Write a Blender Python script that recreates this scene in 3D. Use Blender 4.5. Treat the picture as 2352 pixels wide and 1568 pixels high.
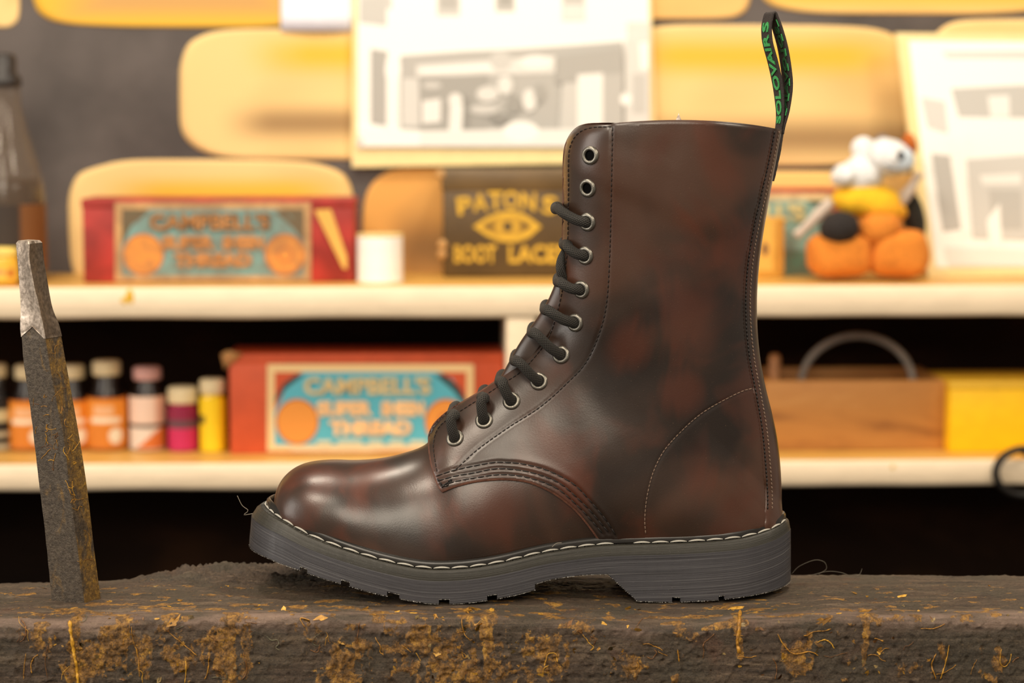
import bpy, bmesh, math, random
import numpy as np
from mathutils import Vector, Matrix, noise
from mathutils.bvhtree import BVHTree
from mathutils.geometry import delaunay_2d_cdt

for o in list(bpy.data.objects):
    bpy.data.objects.remove(o, do_unlink=True)
random.seed(7)
scene = bpy.context.scene
COL = scene.collection

# ------------------------------------------------------------------ camera
W, H = 2352, 1568
LENS = 70.0
F = LENS / 36.0 * W                      # focal length in photo pixels
HORIZON = 300.0
PITCH = math.atan((H / 2 - HORIZON) / F)
CAM = Vector((0.0, -1.143, 0.275))
cd = bpy.data.cameras.new('camera')
cam = bpy.data.objects.new('camera', cd)
COL.objects.link(cam)
cam.location = CAM
cam.rotation_euler = (math.pi / 2 - PITCH, 0, 0)
cd.lens = LENS
cd.sensor_width = 36.0
cd.clip_start = 0.02
cd.dof.use_dof = True
cd.dof.focus_distance = 1.175
cd.dof.aperture_fstop = 5.9
scene.camera = cam

# ------------------------------------------------------------------ light
world = bpy.data.worlds.new('room_light')
scene.world = world
world.use_nodes = True
bgn = world.node_tree.nodes['Background']
bgn.inputs[0].default_value = (1.0, 0.88, 0.74, 1)
bgn.inputs[1].default_value = 0.28


def area(name, loc, target, size, power, color=(1.0, 0.87, 0.70), shape='DISK'):
    ld = bpy.data.lights.new(name, 'AREA')
    ld.shape = shape
    ld.size = size
    ld.energy = power
    ld.color = color
    o = bpy.data.objects.new(name, ld)
    COL.objects.link(o)
    o.location = loc
    d = Vector(target) - Vector(loc)
    o.rotation_euler = d.to_track_quat('-Z', 'Y').to_euler()
    return o


area('ceiling_lamp_front', (-0.75, -0.95, 1.55), (0, 0.1, 0.1), 0.45, 14.0)
area('ceiling_lamp_side', (1.15, -0.65, 1.35), (0.05, 0.1, 0.1), 0.5, 12.0)
area('shop_window_light', (-2.3, -0.7, 0.75), (0, 0.1, 0.1), 1.3, 26.0, (1.0, .93, .84), 'SQUARE')
area('ceiling_lamp_room', (-0.15, -2.3, 1.45), (0, 0.6, 0.0), 1.2, 32.0)
area('ceiling_lamp_shelf', (-0.45, 0.25, 1.55), (-0.25, 1.05, 0.1), 0.35, 11.8)
area('ceiling_lamp_shelf_second', (0.55, 0.25, 1.55), (0.35, 1.05, 0.1), 0.35, 11.8)

vs = scene.view_settings
vs.view_transform = 'Standard'
vs.look = 'None'
vs.gamma = 1.0
vs.use_curve_mapping = False
vs.exposure = 0.0
scene.cycles.max_bounces = 7
scene.cycles.diffuse_bounces = 3
scene.cycles.glossy_bounces = 3
scene.cycles.transmission_bounces = 5

# ------------------------------------------------------------------ geometry helpers
CP, SP = math.cos(PITCH), math.sin(PITCH)


def ray(px, py):
    a = (px - W / 2) / F
    b = -(py - H / 2) / F
    return Vector((a, b * SP + CP, b * CP - SP))


def at(px, py, Y):
    d = ray(px, py)
    return CAM + d * ((Y - CAM.y) / d.y)


def project(p):
    d = p - CAM
    f = d.y * CP - d.z * SP
    u = d.y * SP + d.z * CP
    return (W / 2 + F * d.x / f, H / 2 - F * u / f)


def srgb(r, g, b):
    def c(v):
        v /= 255.0
        return v / 12.92 if v <= 0.04045 else ((v + 0.055) / 1.055) ** 2.4
    return (c(r), c(g), c(b), 1.0)


def catmull(pts, n):
    """n points along a Catmull-Rom spline through pts (any dimension), even in arc length"""
    p = np.array(pts, float)
    q = np.vstack([2 * p[0] - p[1], p, 2 * p[-1] - p[-2]])
    out = []
    for i in range(len(p) - 1):
        a, b, c, d = q[i], q[i + 1], q[i + 2], q[i + 3]
        for t in np.linspace(0, 1, 24, endpoint=False):
            out.append(0.5 * ((2 * b) + (c - a) * t + (2 * a - 5 * b + 4 * c - d) * t ** 2 + (3 * b - a - 3 * c + d) * t ** 3))
    out.append(p[-1])
    out = np.array(out)
    L = np.concatenate([[0], np.cumsum(np.linalg.norm(np.diff(out, axis=0), axis=1))])
    s = np.linspace(0, L[-1], n)
    return np.stack([np.interp(s, L, out[:, k]) for k in range(out.shape[1])], 1)


def spline_idx(pts, n):
    """Catmull-Rom sampled evenly in key index"""
    p = np.array(pts, float)
    q = np.vstack([2 * p[0] - p[1], p, 2 * p[-1] - p[-2]])
    out = []
    for x in np.linspace(0, len(p) - 1, n):
        i = min(int(x), len(p) - 2)
        t = x - i
        a, b, c, d = q[i], q[i + 1], q[i + 2], q[i + 3]
        out.append(0.5 * ((2 * b) + (c - a) * t + (2 * a - 5 * b + 4 * c - d) * t ** 2 + (3 * b - a - 3 * c + d) * t ** 3))
    return np.array(out)


def mesh_obj(name, verts, faces, mat=None, parent=None, smooth=True, colors=None, uvs=None):
    me = bpy.data.meshes.new(name)
    me.from_pydata([tuple(v) for v in verts], [], [tuple(f) for f in faces])
    me.update()
    if smooth:
        me.polygons.foreach_set('use_smooth', [True] * len(me.polygons))
    if colors is not None:
        at_ = me.color_attributes.new('print', 'FLOAT_COLOR', 'POINT')
        at_.data.foreach_set('color', np.array(colors, dtype=np.float32).reshape(-1))
    if uvs is not None:
        uv = me.uv_layers.new(name='uv')
        li = np.zeros(len(me.loops), dtype=np.int32)
        me.loops.foreach_get('vertex_index', li)
        uv.data.foreach_set('uv', np.array(uvs, dtype=np.float32)[li].reshape(-1))
    o = bpy.data.objects.new(name, me)
    COL.objects.link(o)
    if mat:
        me.materials.append(mat)
    if parent:
        attach(o, parent)
    return o


def attach(o, parent):
    o.parent = parent
    o.matrix_parent_inverse = Matrix.Translation(-parent_loc(parent))


def parent_loc(p):
    v = Vector(p.location)
    # parts keep their own vertices in world space, so only Empties carry an offset
    q = p.parent
    return v if q is None else Vector((0, 0, 0)) if p.type == 'MESH' and p.get('_w') else v


def thing(name, loc, label, cat, group=None):
    o = bpy.data.objects.new(name, None)
    COL.objects.link(o)
    o.location = loc
    o.empty_display_size = 0.02
    o['label'] = label
    o['category'] = cat
    if group:
        o['group'] = group
    return o


def tag(o, label=None, cat=None, group=None, kind=None):
    if label:
        o['label'] = label
    if cat:
        o['category'] = cat
    if group:
        o['group'] = group
    if kind:
        o['kind'] = kind
    return o


def tube_geo(path, rad, sides=10, flat=1.0, cap=True, base=0):
    """verts, faces, uvs of a tube along path; rad number or list"""
    path = [Vector(p) for p in path]
    n = len(path)
    rads = rad if hasattr(rad, '__len__') else [rad] * n
    verts, faces, uvs = [], [], []
    T = [(path[min(i + 1, n - 1)] - path[max(i - 1, 0)]).normalized() for i in range(n)]
    up = Vector((0, 0, 1)) if abs(T[0].z) < 0.9 else Vector((1, 0, 0))
    N = (up - T[0] * up.dot(T[0])).normalized()
    L = 0.0
    for i in range(n):
        if i:
            N = (N - T[i] * N.dot(T[i])).normalized()
            L += (path[i] - path[i - 1]).length
        B = T[i].cross(N)
        for k in range(sides):
            a = 2 * math.pi * k / sides
            verts.append(path[i] + (N * math.cos(a) * flat + B * math.sin(a)) * rads[i])
            uvs.append((L, k / sides))
    for i in range(n - 1):
        for k in range(sides):
            a, b = i * sides + k, i * sides + (k + 1) % sides
            faces.append((base + a, base + b, base + b + sides, base + a + sides))
    if cap:
        faces.append(tuple(base + k for k in reversed(range(sides))))
        faces.append(tuple(base + (n - 1) * sides + k for k in range(sides)))
    return verts, faces, uvs


def tube(name, path, rad, mat, parent=None, sides=10, flat=1.0):
    v, f, u = tube_geo(path, rad, sides, flat)
    return mesh_obj(name, v, f, mat, parent, uvs=u)


def lathe_geo(profile, seg=40, closed=True):
    verts, faces = [], []
    for r, z in profile:
        for k in range(seg):
            a = 2 * math.pi * k / seg
            verts.append((r * math.cos(a), r * math.sin(a), z))
    n = len(profile)
    for i in range(n - 1):
        for k in range(seg):
            a, b = i * seg + k, i * seg + (k + 1) % seg
            faces.append((a, b, b + seg, a + seg))
    if closed:
        faces.append(tuple(reversed(range(seg))))
        faces.append(tuple((n - 1) * seg + k for k in range(seg)))
    return verts, faces


def rbox_geo(x0, x1, y0, y1, z0, z1, r=0.002, seg=2):
    bm = bmesh.new()
    bmesh.ops.create_cube(bm, size=1)
    for v in bm.verts:
        v.co = Vector((x0 + (v.co.x + .5) * (x1 - x0), y0 + (v.co.y + .5) * (y1 - y0), z0 + (v.co.z + .5) * (z1 - z0)))
    if r > 0:
        bmesh.ops.bevel(bm, geom=bm.edges[:], offset=r, segments=seg, profile=0.5, affect='EDGES')
    vs_ = [v.co.copy() for v in bm.verts]
    bm.verts.index_update()
    fs = [[v.index for v in f.verts] for f in bm.faces]
    bm.free()
    return vs_, fs


# ------------------------------------------------------------------ material helpers
def new_mat(name):
    m = bpy.data.materials.new(name)
    m.use_nodes = True
    nt = m.node_tree
    b = nt.nodes['Principled BSDF']
    return m, nt, b


class G:
    def __init__(s, nt):
        s.nt = nt

    def n(s, t, **kw):
        x = s.nt.nodes.new(t)
        for k, v in kw.items():
            setattr(x, k, v)
        return x

    def link(s, a, b):
        s.nt.links.new(a, b)

    def coord(s, scale=(1, 1, 1), out='Object', loc=(0, 0, 0), rot=(0, 0, 0)):
        tc = s.n('ShaderNodeTexCoord')
        mp = s.n('ShaderNodeMapping')
        mp.inputs['Scale'].default_value = scale
        mp.inputs['Location'].default_value = loc
        mp.inputs['Rotation'].default_value = rot
        s.link(tc.outputs[out], mp.inputs[0])
        return mp.outputs[0]

    def noise(s, vec, scale, detail=4, rough=.55, dist=0):
        x = s.n('ShaderNodeTexNoise')
        x.inputs['Scale'].default_value = scale
        x.inputs['Detail'].default_value = detail
        x.inputs['Roughness'].default_value = rough
        x.inputs['Distortion'].default_value = dist
        s.link(vec, x.inputs['Vector'])
        return x.outputs['Fac']

    def vor(s, vec, scale, feature='F1', out='Distance'):
        x = s.n('ShaderNodeTexVoronoi')
        x.feature = feature
        x.inputs['Scale'].default_value = scale
        s.link(vec, x.inputs['Vector'])
        return x.outputs[out]

    def ramp(s, fac, stops, interp='EASE'):
        x = s.n('ShaderNodeValToRGB')
        x.color_ramp.interpolation = interp
        el = x.color_ramp.elements
        while len(el) < len(stops):
            el.new(0.5)
        for e, (p, c) in zip(el, stops):
            e.position = p
            e.color = c if hasattr(c, '__len__') else (c, c, c, 1)
        s.link(fac, x.inputs[0])
        return x.outputs[0]

    def mix(s, fac, a, b, mode='MIX'):
        x = s.n('ShaderNodeMix')
        x.data_type = 'RGBA'
        x.blend_type = mode
        for sock, v in ((x.inputs[0], fac), (x.inputs[6], a), (x.inputs[7], b)):
            if isinstance(v, bpy.types.NodeSocket):
                s.link(v, sock)
            else:
                sock.default_value = v
        return x.outputs[2]

    def math(s, op, a, b=0.0, c=0.0):
        x = s.n('ShaderNodeMath')
        x.operation = op
        for sock, v in zip(x.inputs, (a, b, c)):
            if isinstance(v, bpy.types.NodeSocket):
                s.link(v, sock)
            else:
                sock.default_value = v
        return x.outputs[0]

    def bump(s, h, strength, dist, prev=None):
        x = s.n('ShaderNodeBump')
        x.inputs['Strength'].default_value = strength
        x.inputs['Distance'].default_value = dist
        s.link(h, x.inputs['Height'])
        if prev is not None:
            s.link(prev, x.inputs['Normal'])
        return x.outputs[0]


def plain(name, col, rough=.5, metal=0.0, var=.12, nscale=60, bump=0.0, coat=0.0, spec=None, stretch=(1, 1, 1)):
    """a paint/plastic/paper material with slight mottling"""
    m, nt, b = new_mat(name)
    g = G(nt)
    v = g.coord(stretch)
    f = g.noise(v, nscale, 5)
    dark = tuple(c * (1 - var) for c in col[:3]) + (1,)
    lite = tuple(min(1, c * (1 + var)) for c in col[:3]) + (1,)
    g.link(g.ramp(f, [(.3, dark), (.7, lite)]), b.inputs['Base Color'])
    b.inputs['Roughness'].default_value = rough
    b.inputs['Metallic'].default_value = metal
    b.inputs['Coat Weight'].default_value = coat
    if spec is not None:
        b.inputs['Specular IOR Level'].default_value = spec
    if bump:
        g.link(g.bump(g.noise(v, nscale * 3, 4), 1.0, bump), b.inputs['Normal'])
    return m


def print_mat(name, rough=.6, wear=0.0, wearcol=(.3, .2, .12, 1), nscale=50, coat=0.0):
    """flat print: colour comes from the mesh's own 'print' attribute"""
    m, nt, b = new_mat(name)
    g = G(nt)
    a = g.n('ShaderNodeAttribute', attribute_name='print')
    c = a.outputs['Color']
    v = g.coord()
    if wear:
        f = g.ramp(g.noise(v, nscale, 6, .65), [(.5 - .12, 0.0), (.62, wear)], 'LINEAR')
        c = g.mix(f, c, wearcol)
    g.link(c, b.inputs['Base Color'])
    b.inputs['Roughness'].default_value = rough
    b.inputs['Coat Weight'].default_value = coat
    return m


# ------------------------------------------------------------------ materials
def leather_mat():
    m, nt, b = new_mat('burnished_brown_leather')
    g = G(nt)
    v = g.coord()
    big = g.noise(v, 11, 2, .5, .6)
    med = g.noise(v, 26, 3, .5, .3)
    fine = g.noise(v, 700, 2, .6)
    base = g.ramp(big, [(.34, srgb(35, 25, 19)), (.47, srgb(52, 37, 28)), (.62, srgb(76, 51, 38))])
    red = g.ramp(med, [(.50, 0.0), (.72, 0.6)])
    c = g.mix(red, base, srgb(78, 42, 28))
    # burnished red patches with a place of their own on the hide
    streak = g.noise(g.coord((26, 26, 11)), 1.0, 3, .55, .8)
    for (px, py, Y, r) in SPOTS:
        p = at(px, py, Y)
        vm = g.n('ShaderNodeVectorMath', operation='DISTANCE')
        g.link(v, vm.inputs[0])
        vm.inputs[1].default_value = p - BOOT_LOC
        wob = g.math('ADD', vm.outputs['Value'], g.math('MULTIPLY', g.math('SUBTRACT', streak, .5), r * 4.5))
        f = g.ramp(g.math('DIVIDE', wob, r * 1.35), [(0.0, .40), (1.0, 0.0)])
        c = g.mix(f, c, srgb(98, 47, 28))
    sp = g.ramp(g.noise(v, 1500, 1), [(.74, 0.0), (.8, .25)])
    c = g.mix(sp, c, srgb(150, 120, 95))
    g.link(c, b.inputs['Base Color'])
    g.link(g.ramp(g.noise(v, 40, 3), [(.3, .30), (.7, .37)]), b.inputs['Roughness'])
    b.inputs['Specular IOR Level'].default_value = .55
    b.inputs['Coat Weight'].default_value = .25
    b.inputs['Coat Roughness'].default_value = .26
    grain = g.vor(v, 1100)
    n1 = g.bump(g.math('ADD', grain, fine), .06, .00025)
    n2 = g.bump(g.noise(v, 60, 2), .06, .0012, n1)
    g.link(n2, b.inputs['Normal'])
    g.link(n2, b.inputs['Coat Normal'])
    return m


def edge_mat():
    return plain('raw_leather_edge', srgb(96, 60, 45), .6, var=.25, nscale=300, bump=.0002)


def rubber_mat(name='scuffed_black_rubber', c0=(40, 39, 42), c1=(66, 65, 69), c2=(104, 103, 104), hl=.5):
    m, nt, b = new_mat(name)
    g = G(nt)
    tc = g.n('ShaderNodeUVMap')
    mp = g.n('ShaderNodeMapping')
    mp.inputs['Scale'].default_value = (6, 900, 1)
    g.link(tc.outputs[0], mp.inputs[0])
    lines = g.noise(mp.outputs[0], 1.0, 5, .7)
    mp2 = g.n('ShaderNodeMapping')
    mp2.inputs['Scale'].default_value = (3, 330, 1)
    g.link(tc.outputs[0], mp2.inputs[0])
    lines2 = g.noise(mp2.outputs[0], 1.0, 2, .5)
    mp3 = g.n('ShaderNodeMapping')
    mp3.inputs['Scale'].default_value = (260, 14, 1)
    g.link(tc.outputs[0], mp3.inputs[0])
    vert = g.noise(mp3.outputs[0], 1.0, 4, .6)
    v = g.coord()
    dust = g.noise(v, 1800, 2)
    c = g.ramp(lines, [(.3, srgb(*c0)), (.52, srgb(*c1)), (.72, srgb(*c2))])
    c = g.mix(g.ramp(lines2, [(.66, 0.0), (.70, hl)], 'LINEAR'), c, srgb(160, 158, 154))
    c = g.mix(g.ramp(dust, [(.7, 0.0), (.78, .45)]), c, srgb(150, 148, 145))
    g.link(c, b.inputs['Base Color'])
    g.link(g.ramp(vert, [(.35, .34), (.65, .52)]), b.inputs['Roughness'])
    b.inputs['Specular IOR Level'].default_value = .45
    n1 = g.bump(lines, .6, .0006)
    n2 = g.bump(vert, .25, .0006, n1)
    g.link(n2, b.inputs['Normal'])
    return m


def welt_mat():
    m, nt, b = new_mat('dark_welt_rubber')
    g = G(nt)
    v = g.coord()
    c = g.ramp(g.noise(v, 200, 4), [(.3, srgb(38, 36, 31)), (.7, srgb(62, 59, 51))])
    g.link(c, b.inputs['Base Color'])
    b.inputs['Roughness'].default_value = .38
    g.link(g.bump(g.noise(v, 900, 2), .2, .0003), b.inputs['Normal'])
    return m


def lace_mat():
    m, nt, b = new_mat('braided_black_lace')
    g = G(nt)
    tc = g.n('ShaderNodeUVMap')
    sp = g.n('ShaderNodeSeparateXYZ')
    g.link(tc.outputs[0], sp.inputs[0])
    U, V = sp.outputs[0], sp.outputs[1]
    a1 = g.math('SINE', g.math('ADD', g.math('MULTIPLY', U, 4600.0), g.math('MULTIPLY', V, 2 * math.pi * 13)))
    a2 = g.math('SINE', g.math('SUBTRACT', g.math('MULTIPLY', U, 4600.0), g.math('MULTIPLY', V, 2 * math.pi * 13)))
    h = g.math('MAXIMUM', a1, a2)
    c = g.ramp(g.math('MULTIPLY_ADD', h, .5, .5), [(.35, srgb(9, 8, 6)), (.95, srgb(46, 41, 34))], 'LINEAR')
    g.link(c, b.inputs['Base Color'])
    b.inputs['Roughness'].default_value = .6
    b.inputs['Sheen Weight'].default_value = .04
    g.link(g.bump(h, .8, .0004), b.inputs['Normal'])
    return m


def webbing_mat(name, dark, lite):
    m, nt, b = new_mat(name)
    g = G(nt)
    v = g.coord()
    h = g.noise(v, 1600, 3, .7)
    g.link(g.ramp(h, [(.3, dark), (.7, lite)]), b.inputs['Base Color'])
    b.inputs['Roughness'].default_value = .8
    g.link(g.bump(h, .8, .0005), b.inputs['Normal'])
    return m


def bench_mat():
    m, nt, b = new_mat('old_bench_wood_with_glue')
    g = G(nt)
    v = g.coord((1, 1, 1))
    vg = g.coord((14, 160, 160))
    at_ = g.n('ShaderNodeAttribute', attribute_name='glue')
    glue = at_.outputs['Fac']
    grain = g.noise(vg, 1.0, 6, .65, .4)
    wood = g.ramp(grain, [(.25, srgb(46, 36, 27)), (.5, srgb(84, 68, 53)), (.72, srgb(126, 107, 86))])
    grain2 = g.noise(g.coord((40, 900, 900)), 1.0, 3, .6, .3)
    wood = g.mix(g.ramp(grain2, [(.56, 0.0), (.74, .55)]), wood, srgb(140, 118, 98))
    wood = g.mix(g.ramp(grain2, [(.28, .7), (.42, 0.0)]), wood, srgb(26, 19, 15))
    stain = g.ramp(g.noise(v, 24, 4), [(.4, 0.0), (.62, .6)])
    wood = g.mix(stain, wood, srgb(72, 66, 52))
    rust = g.ramp(g.noise(v, 40, 3), [(.58, 0.0), (.76, .4)])
    wood = g.mix(rust, wood, srgb(98, 56, 34))
    fl = g.noise(v, 260, 8, .75, 1.2)
    crumb = g.noise(v, 900, 4, .7)
    wood = g.mix(g.ramp(crumb, [(.35, .55), (.5, 0.0)]), wood, srgb(28, 22, 18))
    wood = g.mix(g.ramp(crumb, [(.60, 0.0), (.72, .5)]), wood, srgb(146, 122, 92))
    mask = g.ramp(g.math('ADD', glue, g.math('MULTIPLY', g.math('SUBTRACT', fl, .5), 1.7)), [(.36, 0.0), (.52, .95)])
    gc = g.ramp(g.noise(v, 210, 7, .75, .6), [(.30, srgb(52, 40, 26)), (.42, srgb(110, 80, 42)), (.53, srgb(158, 114, 54)), (.63, srgb(200, 150, 58)), (.8, srgb(236, 196, 104))])
    gc = g.mix(g.ramp(crumb, [(.36, .6), (.52, 0.0)]), gc, srgb(58, 42, 26))
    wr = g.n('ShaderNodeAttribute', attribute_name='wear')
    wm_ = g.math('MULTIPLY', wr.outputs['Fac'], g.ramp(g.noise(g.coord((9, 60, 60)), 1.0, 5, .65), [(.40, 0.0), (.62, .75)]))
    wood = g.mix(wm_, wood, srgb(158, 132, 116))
    c = g.mix(mask, wood, gc)
    g.link(c, b.inputs['Base Color'])
    g.link(g.ramp(mask, [(0, .62), (1, .36)], 'LINEAR'), b.inputs['Roughness'])
    n1 = g.bump(grain, .8, .0012)
    n2 = g.bump(fl, .8, .002, n1)
    n2 = g.bump(crumb, .6, .0008, n2)
    g.link(n2, b.inputs['Normal'])
    return m


def steel_mat(name, glue=True, polish=.35, dark=(70, 62, 54), lite=(104, 93, 80)):
    m, nt, b = new_mat(name)
    g = G(nt)
    v = g.coord()
    f = g.noise(v, 420, 6, .7)
    c = g.ramp(f, [(.3, srgb(*dark)), (.7, srgb(*lite))])
    b.inputs['Metallic'].default_value = .75
    rough = g.ramp(g.noise(v, 300, 3), [(.3, polish), (.7, polish + .22)])
    if glue:
        vs_ = g.coord((60, 60, 26))
        f2 = g.noise(vs_, 1.0, 6, .7, .7)
        # old glue has gathered on the right hand flank (normal towards +x) and as patches on the other
        geo = g.n('ShaderNodeNewGeometry')
        sx = g.n('ShaderNodeSeparateXYZ')
        tc = g.n('ShaderNodeTexCoord')
        g.link(tc.outputs['Normal'], sx.inputs[0])
        side = g.math('MULTIPLY', g.math('MAXIMUM', sx.outputs[0], 0.0), .17)
        mask = g.ramp(g.math('ADD', f2, side), [(.56, 0.0), (.68, .9)])
        gc = g.ramp(g.noise(v, 420, 6, .75), [(.3, srgb(52, 40, 24)), (.5, srgb(110, 82, 36)), (.66, srgb(160, 122, 44)), (.8, srgb(206, 168, 66))])
        c = g.mix(mask, c, gc)
        g.link(g.math('MULTIPLY', g.math('SUBTRACT', 1.0, mask), .6), b.inputs['Metallic'])
        n0 = g.bump(g.noise(v, 700, 4, .7), .6, .0008)
        g.link(n0, b.inputs['Normal'])
    else:
        g.link(g.bump(g.noise(v, 160, 5, .7), .3, .0004), b.inputs['Normal'])
    g.link(c, b.inputs['Base Color'])
    g.link(rough, b.inputs['Roughness'])
    return m


def wood_mat(name, dark, mid, lite, scale=(8, 60, 60), rough=.55):
    m, nt, b = new_mat(name)
    g = G(nt)
    v = g.coord(scale)
    f = g.noise(v, 1.0, 5, .6, .5)
    g.link(g.ramp(f, [(.28, dark), (.5, mid), (.72, lite)]), b.inputs['Base Color'])
    b.inputs['Roughness'].default_value = rough
    g.link(g.bump(f, .3, .001), b.inputs['Normal'])
    return m


def glass_mat(name, col, rough=.05):
    m, nt, b = new_mat(name)
    b.inputs['Base Color'].default_value = col
    b.inputs['Roughness'].default_value = rough
    b.inputs['Transmission Weight'].default_value = 1.0
    b.inputs['IOR'].default_value = 1.45
    return m


# ------------------------------------------------------------------ the setting: wall, shelf
YAW = math.radians(1.8)
SHELF_Y = 0.94
EX = Vector((math.cos(YAW), math.sin(YAW), 0))
EN = Vector((-math.sin(YAW), math.cos(YAW), 0))
LO = Vector((0, SHELF_Y, 0))
LM = Matrix.Translation(LO) @ Matrix.Rotation(YAW, 4, 'Z')


def bg(px, py, v):
    """local (u, z) of a pixel on the plane v metres behind the shelf front"""
    d = ray(px, py)
    t = ((LO + EN * v) - CAM).dot(EN) / d.dot(EN)
    p = CAM + d * t
    return (p - LO).dot(EX), p.z


def bgw(u, v, z):
    return LO + EX * u + EN * v + Vector((0, 0, z))


def bg_depth(px, py, z):
    """how far behind the shelf front the pixel meets the level z"""
    d = ray(px, py)
    t = (z - CAM.z) / d.z
    p = CAM + d * t
    return (p - LO).dot(EN)


def bgmesh(name, verts, faces, mat, parent=None, **kw):
    return mesh_obj(name, [bgw(*v) for v in verts], faces, mat, parent, **kw)


Z_UP = bg(1176, 657, 0)[1]
Z_LO = bg(1176, 1060, 0)[1]
WALL_V = 0.20
WALL_S = 4573 / 2.28

M_wall = plain('grey_mural_paint', srgb(86, 79, 76), .8, var=.34, nscale=6)
M_floor = wood_mat('dark_floor_boards', srgb(30, 22, 17), srgb(44, 33, 25), srgb(60, 46, 36))
M_cream = plain('worn_cream_paint', srgb(238, 217, 186), .5, var=.05, nscale=30, stretch=(1, 6, 6))
M_shelf_top = wood_mat('varnished_pine', srgb(196, 146, 66), srgb(222, 172, 86), srgb(236, 190, 106), rough=.4)
M_dark = wood_mat('shade_black_board', srgb(20, 13, 9), srgb(30, 19, 12), srgb(48, 30, 18), scale=(3, 10, 10), rough=.95)  # near-black colour carries the shade inside the shelf compartments
M_dark.node_tree.nodes['Principled BSDF'].inputs['Specular IOR Level'].default_value = .1
M_print = print_mat('flat_print', .6)
M_print_worn = print_mat('worn_flat_print', .6, .55, (.16, .10, .06, 1), 45)
M_mural = print_mat('mural_print', .75)

v, f = rbox_geo(-1.6, 1.6, WALL_V, WALL_V + .06, -1.0, 1.6, 0)
wall = bgmesh('wall_back', v, f, M_wall, smooth=False)
tag(wall, 'grey wall painted with big rounded cream and yellow stones', None, None, 'structure')
v, f = rbox_geo(-2.2, 2.2, -2.6, 1.6, -1.04, -1.0, 0)
tag(mesh_obj('floor', v, f, M_floor, smooth=False), 'dark wooden shop floor', None, None, 'structure')


def mural_stone(x0, y0, x1, y1, r, colfn, wob=6, sq=None):
    """one flat painted stone of the mural: rounded outline, hand-painted tones"""
    ua, zb = bg(x0, y1, WALL_V)
    ub, zt = bg(x1, y0, WALL_V)
    nx, nz = 48, 28
    rr = r / WALL_S
    verts, cols, faces = [], [], []
    seed = x0 * .013
    w2, h2 = (ub - ua) / 2, (zt - zb) / 2
    cx, cz = (ua + ub) / 2, (za + zt) / 2 if False else (zb + zt) / 2
    rr = min(rr, w2, h2)
    n_out = 72
    outl = []
    for k in range(n_out):
        a = 2 * math.pi * k / n_out
        ca, sa = math.cos(a), math.sin(a)
        e = 2.0 / (sq or 4.5)
        x = math.copysign(abs(ca) ** e, ca) * w2
        z = math.copysign(abs(sa) ** e, sa) * h2
        wv = 1 + .02 * noise.noise((ca * 2 + seed, sa * 2, 0))
        outl.append((x * wv, z * wv))
    rings = 16
    for i in range(rings + 1):
        s = i / rings
        for (x, z) in outl:
            X, Z = x * s, z * s
            verts.append((cx + X, WALL_V - .0012, cz + Z))
            cols.append(colfn(.5 + X / (2 * w2), .5 - Z / (2 * h2)))
    for i in range(rings):
        for k in range(n_out):
            a, b = i * n_out + k, i * n_out + (k + 1) % n_out
            faces.append((a, b, b + n_out, a + n_out))
    base = len(verts)
    for (x, z) in outl:
        verts.append((cx + x, WALL_V + .001, cz + z))
        cols.append(cols[rings * n_out])
    for k in range(n_out):
        a, b = rings * n_out + k, rings * n_out + (k + 1) % n_out
        faces.append((a, b, base + (k + 1) % n_out, base + k))
    return bgmesh('painted_stone', verts, faces, M_mural, wall, colors=cols)


def lerp3(a, b, t):
    t = max(0.0, min(1.0, t))
    return tuple(a[i] * (1 - t) + b[i] * t for i in range(4))


def sst(a, b, x):
    t = max(0.0, min(1.0, (x - a) / (b - a)))
    return t * t * (3 - 2 * t)


CREAM, YEL, TAN, BRN = srgb(240, 204, 138), srgb(236, 184, 56), srgb(206, 158, 92), srgb(136, 102, 64)


def tone(band=None, stroke=None, base=CREAM, edge=None, xr=(0, 1)):
    def fn(a, b):
        c = base
        c = lerp3(c, TAN, .5 * max(0, noise.noise((a * 3.1, b * 3.1, base[0] * 9)) + .2))
        if band:
            c = lerp3(c, YEL, sst(band[1], 0, abs(b - band[0])) * sst(xr[0] - .15, xr[0] + .15, a) * sst(xr[1] + .15, xr[1] - .15, a))
        if stroke:
            sy, sw, sx0 = stroke
            c = lerp3(c, BRN, .8 * sst(sw, 0, abs(b - sy - .25 * (a - .5) ** 2 * 0)) * sst(sx0 - .1, sx0 + .15, a))
        if edge:
            d = min(a, 1 - a, b, 1 - b)
            c = lerp3(edge, c, sst(0.0, .28, d))
        return c
    return fn


mural_stone(-80, -90, 42, 62, 60, tone())
mural_stone(76, -150, 760, 62, 70, tone(base=TAN, edge=YEL))
mural_stone(418, 66, 1000, 366, 90, tone((.20, .22), (.72, .20, .22), xr=(.35, .95)))
mural_stone(164, 366, 816, 690, 80, tone((.23, .16), None, xr=(.2, .9)))
mural_stone(834, 384, 1140, 680, 80, tone(None, (.62, .35, .2), base=srgb(224, 164, 84)), sq=3.2)
mural_stone(1400, -120, 1725, 44, 70, tone(None, None, base=srgb(236, 190, 116)))
mural_stone(1745, -140, 2440, 32, 70, tone((.7, .3), None, base=srgb(240, 196, 120)))
mural_stone(1390, 58, 2105, 382, 70, tone((.22, .22), (.80, .22, .0), xr=(.1, .9)))
mural_stone(1560, 392, 2200, 700, 70, tone(None, (.5, .3, .3), base=srgb(244, 198, 118)))
mural_stone(2120, 44, 2560, 400, 70, tone((.3, .2)))

for (x0_, y0_, x1_, y1_) in ((-640, 70, -110, 350), (-560, 372, -30, 690), (2230, 408, 2760, 700), (2590, 50, 3100, 390), (-700, -150, -110, 52), (2470, -140, 3000, 32)):
    mural_stone(x0_, y0_, x1_, y1_, 70, tone((.22, .2), (.75, .2, .2)))

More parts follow.
